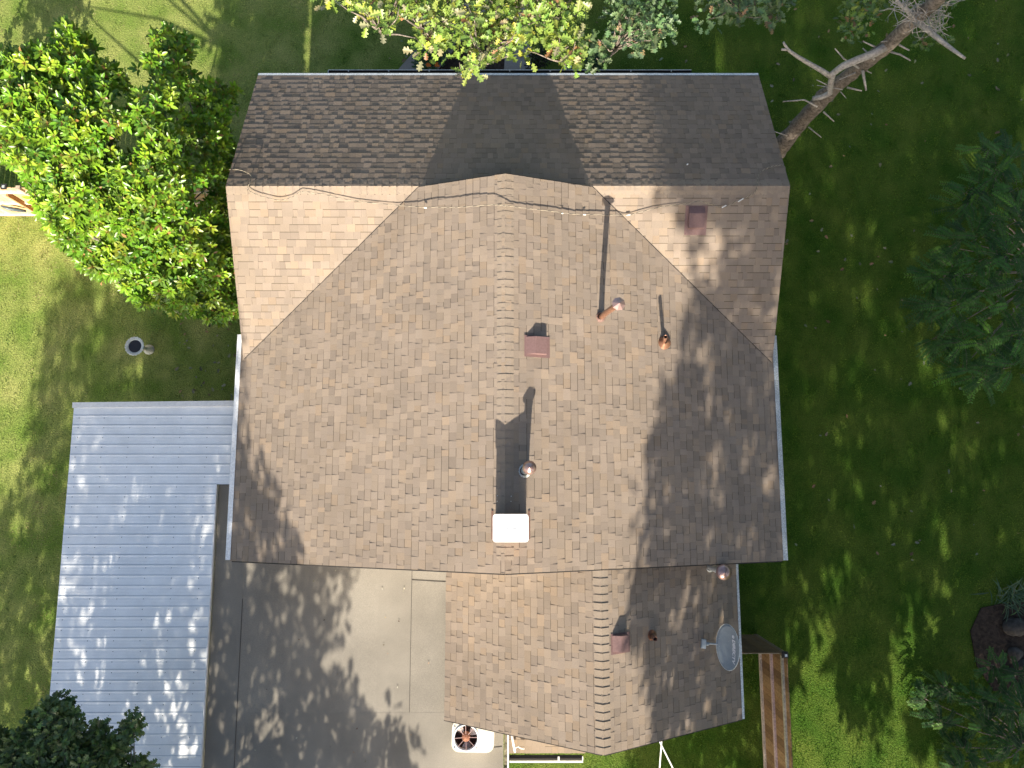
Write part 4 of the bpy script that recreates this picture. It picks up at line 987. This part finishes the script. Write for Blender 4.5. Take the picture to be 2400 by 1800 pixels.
holesL = holes_of([(575, 1337, 20, 35), (643, 1365, 12, 70), (564, 1395, 12, 25), (575, 1450, 14, 45), (669, 1370, 10, 25), (695, 1366, 12, 30), (687, 1431, 12, 22), (691, 1475, 16, 25), (763, 1380, 8, 35), (741, 1545, 14, 40), (597, 1558, 7, 12), (539, 1612, 6, 14), (626, 1648, 12, 14), (510, 1706, 12, 14), (535, 1750, 14, 40), (615, 1735, 20, 40), (644, 1757, 12, 35), (702, 1764, 15, 30), (568, 1785, 25, 25), (600, 1320, 10, 14), (760, 1620, 8, 20)], 2.55, .0) \
    + holes_of([(365, 995, 8, 30), (445, 1005, 14, 35), (336, 1015, 8, 20), (304, 1135, 10, 45), (290, 1168, 14, 25), (333, 1143, 5, 15), (200, 1312, 10, 22), (297, 1363, 6, 30), (204, 1410, 12, 14), (259, 1450, 8, 15), (421, 1406, 7, 14), (409, 1580, 8, 22), (175, 1583, 6, 18), (394, 1645, 16, 28), (405, 1685, 14, 35), (365, 1710, 14, 25), (430, 1713, 12, 30), (420, 1765, 30, 30), (280, 1681, 12, 14), (260, 1652, 8, 14), (326, 1764, 8, 12), (160, 1280, 7, 20), (165, 1340, 8, 18)], 2.6, .02) \
    + holes_of([(210, 694, 10, 40), (255, 665, 20, 30), (213, 800, 8, 30), (318, 850, 10, 14), (90, 1106, 12, 28), (156, 947, 8, 25), (36, 1222, 12, 25), (105, 1453, 12, 25), (119, 1547, 8, 25), (85, 1525, 6, 14), (60, 1380, 6, 20)], 0, .07) \
    + holes_of([(585, 1075, 8, 30), (575, 1200, 8, 30), (640, 1250, 8, 30), (552, 1150, 6, 20), (600, 1280, 8, 20)])
holesR = holes_of([(1658, 133, 12, 35), (1927, 390, 14, 45), (2258, 383, 14, 40), (2377, 217, 12, 55), (2376, 347, 10, 35), (2202, 304, 10, 35), (2247, 268, 12, 22), (1983, 557, 14, 35), (2016, 560, 8, 40), (2008, 708, 14, 45), (1976, 690, 10, 20), (2039, 770, 8, 40), (1992, 820, 10, 30), (1987, 877, 12, 24), (2140, 850, 28, 60), (2191, 998, 9, 25), (2289, 1052, 9, 45), (1802, 1362, 18, 70), (1815, 1440, 16, 35), (1834, 1500, 8, 30), (1943, 1355, 25, 25), (2074, 1222, 10, 35), (2171, 1229, 7, 20), (2198, 1283, 10, 35), (2204, 1380, 14, 30), (2050, 1402, 7, 18), (2175, 1467, 14, 55), (2121, 1455, 12, 45), (2113, 1530, 20, 30), (1990, 1150, 8, 40), (2300, 1540, 10, 30), (2250, 1500, 8, 24)], 0, .06) \
    + holes_of([(1629, 853, 8, 60), (1788, 918, 8, 40), (1745, 1048, 10, 30), (1730, 1106, 14, 50), (1654, 1113, 8, 40), (1795, 1124, 8, 25), (1632, 1153, 12, 30), (1799, 517, 14, 14), (1705, 542, 14, 14), (1647, 564, 20, 35), (1828, 553, 10, 18), (1629, 622, 20, 30), (1723, 625, 14, 20), (1795, 730, 8, 15), (1643, 1355, 12, 25), (1676, 1457, 10, 25), (1620, 1590, 14, 50), (1636, 1688, 6, 30), (1600, 1420, 8, 40), (1575, 1470, 8, 50)])
big_tree('oak_tree', 'dark backlit oak with leafy tips over the lower left corner of the metal roof', None, (-8.5, -12, 0), 5.2, maskL, -11.5, 480, 60, .21, .60, 1.6, [(.09, .15, .05), (.11, .18, .05), (.065, .11, .04)], [.4, .3, .3], holes=holesL, thin=(-9.4, -6.2, .9, 3.5, .12),
         extra=[([(-60, 1700), (60, 1730), (100, 1660), (130, 1635), (160, 1640), (200, 1640), (195, 1660), (160, 1690), (190, 1710), (190, 1760), (180, 1860), (-60, 1860)], 120, 5.6),
                ([(190, 1790), (215, 1720), (225, 1705), (240, 1720), (280, 1710), (300, 1690), (325, 1690), (310, 1730), (285, 1760), (270, 1850), (195, 1850)], 44, 5.4), ([(310, 1800), (330, 1788), (350, 1800), (340, 1850), (310, 1850)], 6, 5.3)], tmpl=(OAK, OAKF))
maskR1 = [(3.6, .6), (3.1, 1.0), (2.6, 1.5), (2.35, 2.4), (2.05, 2.6), (2.1, 3.5), (2.4, 4.3), (2.75, 5.0), (3.0, 4.8), (3.15, 5.4), (3.5, 5.7), (3.2, 6.4), (2.8, 7.4), (2.7, 9), (3.4, 10.5), (5, 11.6), (8.4, 12)] + [bpt(*q, 0) for q in ((2090, 1300), (2075, 1500), (2070, 1540), (2058, 1600), (2055, 1720), (2000, 1710), (1972, 1670), (1965, 1610), (1942, 1590), (1935, 1500), (1914, 1445), (1895, 1480), (1870, 1530), (1862, 1580), (1840, 1600))] + [bpt(1788, 1650, 0), bpt(1788, 1840, 0), bpt(1500, 1840, 0), bpt(1450, 1770, 0), bpt(1560, 1700, 0), (3.7, -.6)]
big_tree('unseen_shade_tree', 'tall broadleaf tree behind the rear fence, left of its pair', None, (6.2, -15.5, 0), 7.5, maskR1, -15, 660, 60, .28, .66, 1.8, DK, [.4, .3, .3], holes=holesR)
maskR2 = [(8.0, 12), (11, 13), (17.5, 12), (17.5, -3.5)] + [bpt(*q, 0) for q in ((2230, 1830), (2190, 1760), (2120, 1730), (2125, 1620), (2150, 1570), (2130, 1500), (2060, 1480), (2040, 1300))]
big_tree('unseen_shade_tree', 'tall broadleaf tree behind the rear fence, right of its pair', None, (12.5, -17, 0), 8, maskR2, -16.5, 820, 60, .32, .75, 1.8, DK, [.4, .3, .3], holes=holesR)

def added_canopy(name, label, group, base, box, n, seed=0):  # unseen tree crowns added to cut sky light over the right lawn
    t = empty(name, (base[0], base[1], 0), label, 'tree', group); (x0, x1), (y0, y1), (z0, z1) = box
    C = np.c_[RNG.uniform(x0, x1, n), RNG.uniform(y0, y1, n), RNG.uniform(z0, z1, n)]
    e_ = ((C[:, 0] - (x0 + x1) / 2) / (x1 - x0) * 2) ** 2 + ((C[:, 1] - (y0 + y1) / 2) / (y1 - y0) * 2) ** 2 + ((C[:, 2] - z0) / (z1 - z0)) ** 2 * .6; C = C[e_ < 1.25]
    pos, D, N, s = leaf_clump_leaves(C, np.full(len(C), .8), 40, .26, shell=.1, flat=.8)
    cloud('crown', SIMP, SIMPF, pos, D, N, s, pick(DK, len(pos), .16, [.4, .3, .3]), M['oakleaf'], t)
    b = MB(); b.tube([(base[0], base[1], -.1), (base[0], base[1], 2), (base[0], base[1] + .1, 4.5), (base[0] - .1, base[1], z0 + .5)], [.4, .33, .27, .16], 10)
    limbs(b, (base[0], base[1], z0 - 1.5), [tuple(q) for q in C[:40]], .1, bend=.3, r1=.03); b.build('trunk', M['bark'], t, smooth=True)
added_canopy('unseen_shade_tree', 'unseen broadleaf tree added beyond the right side of the lawn to block sky light', None, (15, 8, 0), ((8.6, 18), (1.5, 15), (9.0, 13.5)), 520)
added_canopy('unseen_shade_tree', 'unseen broadleaf tree added beyond the lower right lawn to block sky light', None, (16, -3, 0), ((9.6, 18), (-7, 2.5), (9.4, 13.5)), 380)

# feathery trees on the right
def frond_plant(name, label, base, centers, nper, flen, cols, p, cat='tree', zvar=.25, leafl=.098):
    t = empty(name, (base[0], base[1], 0), label, cat)
    pos = []; D = []; N = []; S = []; cc = []; b = MB()
    for (px, py, z, spread) in centers:
        c = P(px, py, z); hub = c + np.array([0, 0, -.25]); b.tube([tuple(np.array([base[0], base[1], .05])), tuple((hub + np.array([base[0], base[1], 0])) / 2 + np.array([0, 0, .25])), tuple(hub), tuple(c)], [.016, .012, .009, .005], 6)
        for k in range(nper):
            a = random.uniform(0, 6.28); st = c + np.array([math.cos(a), math.sin(a), 0]) * random.uniform(0, spread * .6) + np.array([0, 0, random.uniform(-zvar, zvar)])
            L = flen * random.uniform(.7, 1.2); d = np.array([math.cos(a), math.sin(a), random.uniform(-.1, .35)]); pts_ = [st + d * L * q + np.array([0, 0, -.35 * L * q * q]) for q in (0, .33, .66, 1)]
            b.tube(pts_, [.004, .0035, .003, .002], 3, cap=False)
            m_ = 10; col = pick(cols, 1, .12, p)[0]
            for q in range(m_):
                tq = .12 + .86 * q / (m_ - 1); o_ = st + d * L * tq + np.array([0, 0, -.35 * L * tq * tq]); sd_ = np.cross(d, [0, 0, 1]); sd_ /= np.linalg.norm(sd_)
                for sg in (-1, 1):
                    pos.append(o_); D.append(d * .55 + sd_ * sg + np.array([0, 0, -.15])); N.append(np.array([0, 0, 1]) + RNG.normal(0, .2, 3)); S.append(leafl * (1 - .35 * abs(tq - .45)) * random.uniform(.85, 1.15)); cc.append(col)
    cloud('crown', SIMP, SIMPF, np.array(pos), np.array(D), np.array(N), np.array(S), np.array(cc), M['softleaf'], t, wid=np.full(len(pos), .8))
    b.build('trunk' if cat == 'tree' else 'stem', M['bark'], t, smooth=True); return t
FC = [(.065, .16, .035), (.085, .20, .04), (.13, .27, .04), (.045, .11, .03)]
cen = [(2310, 350, 2.2, .5), (2350, 385, 2.4, .5), (2385, 440, 2.6, .5), (2320, 420, 2.3, .5), (2280, 440, 2.0, .4), (2260, 480, 2.0, .4), (2380, 520, 2.8, .5), (2330, 500, 2.4, .5), (2225, 640, 2.0, .4), (2190, 650, 1.8, .35), (2290, 560, 2.4, .5), (2240, 570, 2.2, .4), (2360, 600, 2.8, .5), (2395, 660, 3.0, .5), (2180, 720, 1.8, .4), (2230, 720, 2.2, .5), (2300, 680, 2.4, .5), (2350, 720, 2.7, .5), (2200, 790, 1.9, .4), (2250, 800, 2.2, .4), (2320, 800, 2.4, .5), (2390, 780, 2.8, .5), (2260, 870, 2.0, .4), (2300, 880, 2.1, .4), (2370, 860, 2.6, .5), (2310, 605, 2.5, .4), (2420, 560, 2.8, .5), (2450, 700, 3.0, .5)]
frond_plant('feathery_tree', 'shaded young tree with feathery compound leaves at the right edge', P(2440, 640, 0), cen, 17, .46, FC, [.4, .3, .1, .2])
cen = [(2330, 1500 + 60, 1.0, .3), (2380, 1580, 1.2, .35), (2340, 1640, 1.1, .4), (2390, 1660, 1.3, .4), (2300, 1700, .9, .4), (2350, 1730, 1.1, .4), (2395, 1760, 1.3, .4), (2250, 1760, .6, .3), (2200, 1690, .5, .3), (2290, 1640, .8, .3), (2240, 1800, .7, .4), (2320, 1800, 1.0, .4), (2170, 1640, .4, .25), (2215, 1610, .5, .2)]
frond_plant('leafy_shrub', 'low dark green leafy shrub in the lower right corner', P(2400, 1740, 0), cen, 17, .30, [(.04, .11, .025), (.06, .15, .03), (.11, .21, .04), (.03, .075, .02)], [.4, .3, .1, .2], cat='shrub', leafl=.082)
# strap-leaved plant
sp = P(2372, 1402, .1); t = empty('strap_leaf_plant', (sp[0], sp[1], 0), 'clump of long narrow blue green leaves at the right edge above the stones', 'plant')
n = 90; a = RNG.uniform(-2.3, 4.0, n); cpos = np.tile([sp[0], sp[1], .03], (n, 1)) + np.c_[RNG.normal(0, .2, n) + .08, RNG.normal(0, .12, n), np.zeros(n)]
D = np.c_[np.cos(a), np.sin(a) * 1.0, RNG.uniform(.25, .9, n)]; N = np.c_[-np.cos(a), -np.sin(a), np.full(n, .9)]
cloud('foliage', [(0, -.018, 0), (0, .018, 0), (.4, .03, .06), (.4, -.03, .06), (.8, .02, .0), (.8, -.02, .0), (1, 0, -.12)], [(0, 1, 2, 3), (3, 2, 4, 5), (5, 4, 6)], cpos, D, N, RNG.uniform(.3, .55, n), pick([(.06, .12, .07), (.09, .16, .08), (.13, .20, .06)], n, .15, [.5, .4, .1]), M['softleaf'], t)
# rocks
for i, (px, py, r, lb) in enumerate(((2392, 1470, .26, 'wide grey flat stone below the strap leaved plant'), (2385, 1535, .15, 'dark rounded stone below the flat grey stone'), (2402, 1560, .14, 'small dark stone at the right edge beside the rounded stone'), (2372, 1578, .11, 'smallest dark stone at the bottom of the stone row'))):
    q = P(px, py, .1); import bmesh
    bm = bmesh.new(); bmesh.ops.create_icosphere(bm, subdivisions=3, radius=r)
    rr = np.random.default_rng(i)
    ph = rr.uniform(0, 6, 6)
    for v_ in bm.verts:
        k_ = 1 + .16 * math.sin(v_.co.x / r * 2.3 + ph[0]) + .13 * math.sin(v_.co.y / r * 3.1 + ph[1]) + .08 * math.sin((v_.co.x + v_.co.z) / r * 6 + ph[2]); v_.co = Vector((v_.co.x * k_ * 1.2, v_.co.y * k_, v_.co.z * k_ * .45))
    me = bpy.data.meshes.new('rock'); bm.to_mesh(me); bm.free(); me.materials.append(M['rock']); o = bpy.data.objects.new('rock', me); COL.objects.link(o); o.location = (q[0], q[1], .06)
    for p_ in me.polygons: p_.use_smooth = True
    tag(o, lb, 'stone', 'stones bordering the bed on the right')

# flower bed shrub under the oak
def shrub(name, label, px, py, z, r, nleaf, size, cols, flowers=None):
    c = P(px, py, z); t = empty(name, (c[0], c[1], 0), label, 'shrub')
    cs_ = [c + np.array([*RNG.normal(0, r * .45, 2), RNG.uniform(-.2, .1)]) for _ in range(12)]
    pos, D, N, s = leaf_clump_leaves(np.array(cs_), np.full(12, r * .5), nleaf // 12, size, shell=.3, flat=.7)
    cloud('foliage', SIMP, SIMPF, pos, D, N, s, pick(cols, len(pos), .15), M['softleaf'], t)
    b = MB(); limbs(b, (c[0], c[1], 0), [tuple(q) for q in cs_], .02, bend=.03); b.build('stem', M['bark'], t)
    if flowers:
        fp = np.array([P(a, c_, z + .28) for a, c_ in flowers]); n = len(fp); k = 9
        aa = np.arange(k) * 2 * math.pi / k; D = np.c_[np.cos(aa), np.sin(aa), np.full(k, .25)]
        for q in fp: cloud('flower', SIMP, SIMPF, np.tile(q, (k, 1)), D, np.tile([0, 0, 1.], (k, 1)), np.full(k, .038), pick([(.75, .22, .02), (.6, .14, .015)], k, .1), M['flower'], t)
    return t
GC = [(.05, .10, .04), (.075, .14, .05), (.10, .17, .06)]
fl1 = [(1028 + random.uniform(-4, 32), 62 + random.uniform(-2, 6)) for _ in range(14)] + [(1052 + random.uniform(-4, 6), 70 + random.uniform(-2, 8)) for _ in range(6)] + [(1022 + random.uniform(-4, 9), 80 + random.uniform(-3, 4)) for _ in range(7)]
shrub('flowering_shrub', 'green flowering shrub with orange blooms under the oak, upper one of two', 1040, 78, .6, .42, 700, .075, GC, fl1)
fl2 = [(1003 + random.uniform(-4, 5), 153 + random.uniform(-4, 3)) for _ in range(6)] + [(1023 + random.uniform(-5, 6), 152 + random.uniform(-4, 3)) for _ in range(8)]
shrub('flowering_shrub', 'green flowering shrub with orange blooms against the front gutter, lower one of two', 1010, 128, .5, .42, 900, .08, GC, fl2)
shrub('dark_shrub', 'low dark leafed shrub beside the path end at the front gutter', 1262, 140, .4, .3, 500, .07, [(.02, .022, .015), (.035, .03, .02), (.03, .045, .02)])
shrub('green_shrub', 'small green shrub in deep shade right of the garden ornament', 1400, 135, .5, .25, 500, .07, [(.05, .10, .04), (.035, .075, .03)])

# red garden ornament
oz = .75; oo = P(1326, 152, oz); orn = empty('garden_ornament', (oo[0], oo[1], 0), 'tall red and white painted garden ornament with round spots by the front eave', 'ornament')
b = MB(); rp_ = P(1312, 140, oz)[0]
b.bar((rp_, P(0, 152, oz)[1], oz), (rp_, P(0, 86, oz)[1], oz), .07, .06); b.build('red_board', M['red'], orn)
b = MB(); b.box((*P(1330, 153, oz)[:2], oz), (.2, .16, .04)); b.box((*P(1326, 155, oz)[:2], oz / 2), (.08, .08, oz)); b.build('white_board', M['white_paint'], orn)
b = MB(); b.box((*P(1317, 114, oz)[:2], oz + .04), (.06, .07, .03)); b.build('white_spot', M['white_paint'], orn)
b = MB(); b.lathe([(0, .05), (.03, .04), (.045, 0)], (*P(1320, 153, oz)[:2], oz + .02), seg=16); b.build('yellow_spot', M['yellow'], orn)
b = MB(); b.lathe([(0, .05), (.02, .04), (.034, 0)], (*P(1329, 155, oz)[:2], oz + .02), seg=16); b.build('red_spot', M['red'], orn)

# debris on the flat roof
n = 46; x = RNG.uniform(-5.4, -.4, n); y = RNG.uniform(-6.8, -1.7, n); kq = (x < -1.5) | (y < -4.9); x = x[kq]; y = y[kq]; n = len(x); a = RNG.uniform(0, 6.28, n)
o = cloud('roof_debris', SIMP, SIMPF, np.c_[x, y, np.full(n, FZ + .03)], np.c_[np.cos(a), np.sin(a), np.zeros(n)], np.tile([0, .1, 1.], (n, 1)), RNG.uniform(.02, .05, n), pick([(.4, .38, .3), (.12, .09, .06), (.25, .2, .12)], n, .2), M['litter'])
tag(o, 'small bits of leaf debris on the flat roof', 'debris', kind='stuff')
# fallen leaves
n = 330; x = RNG.uniform(5.2, 13.5, n); y = RNG.uniform(-2, 13, n); k = 120; x[:k] = RNG.uniform(-8.5, -5.8, k); y[:k] = RNG.uniform(1.8, 5, k); k2 = 60; x[k:k + k2] = RNG.uniform(-4, 5, k2); y[k:k + k2] = RNG.uniform(9, 12.5, k2)
a = RNG.uniform(0, 6.28, n); pos = np.c_[x, y, RNG.uniform(.04, .06, n)]; D = np.c_[np.cos(a), np.sin(a), RNG.normal(0, .2, n)]
o = cloud('fallen_leaves', OAK, OAKF, pos, D, np.c_[RNG.normal(0, .3, (n, 2)), np.ones(n)], RNG.uniform(.05, .13, n), pick([(.20, .21, .15), (.24, .16, .09), (.16, .17, .11)], n, .2), M['litter'])
tag(o, 'dry leaves scattered over the lawn', 'leaves', kind='stuff')
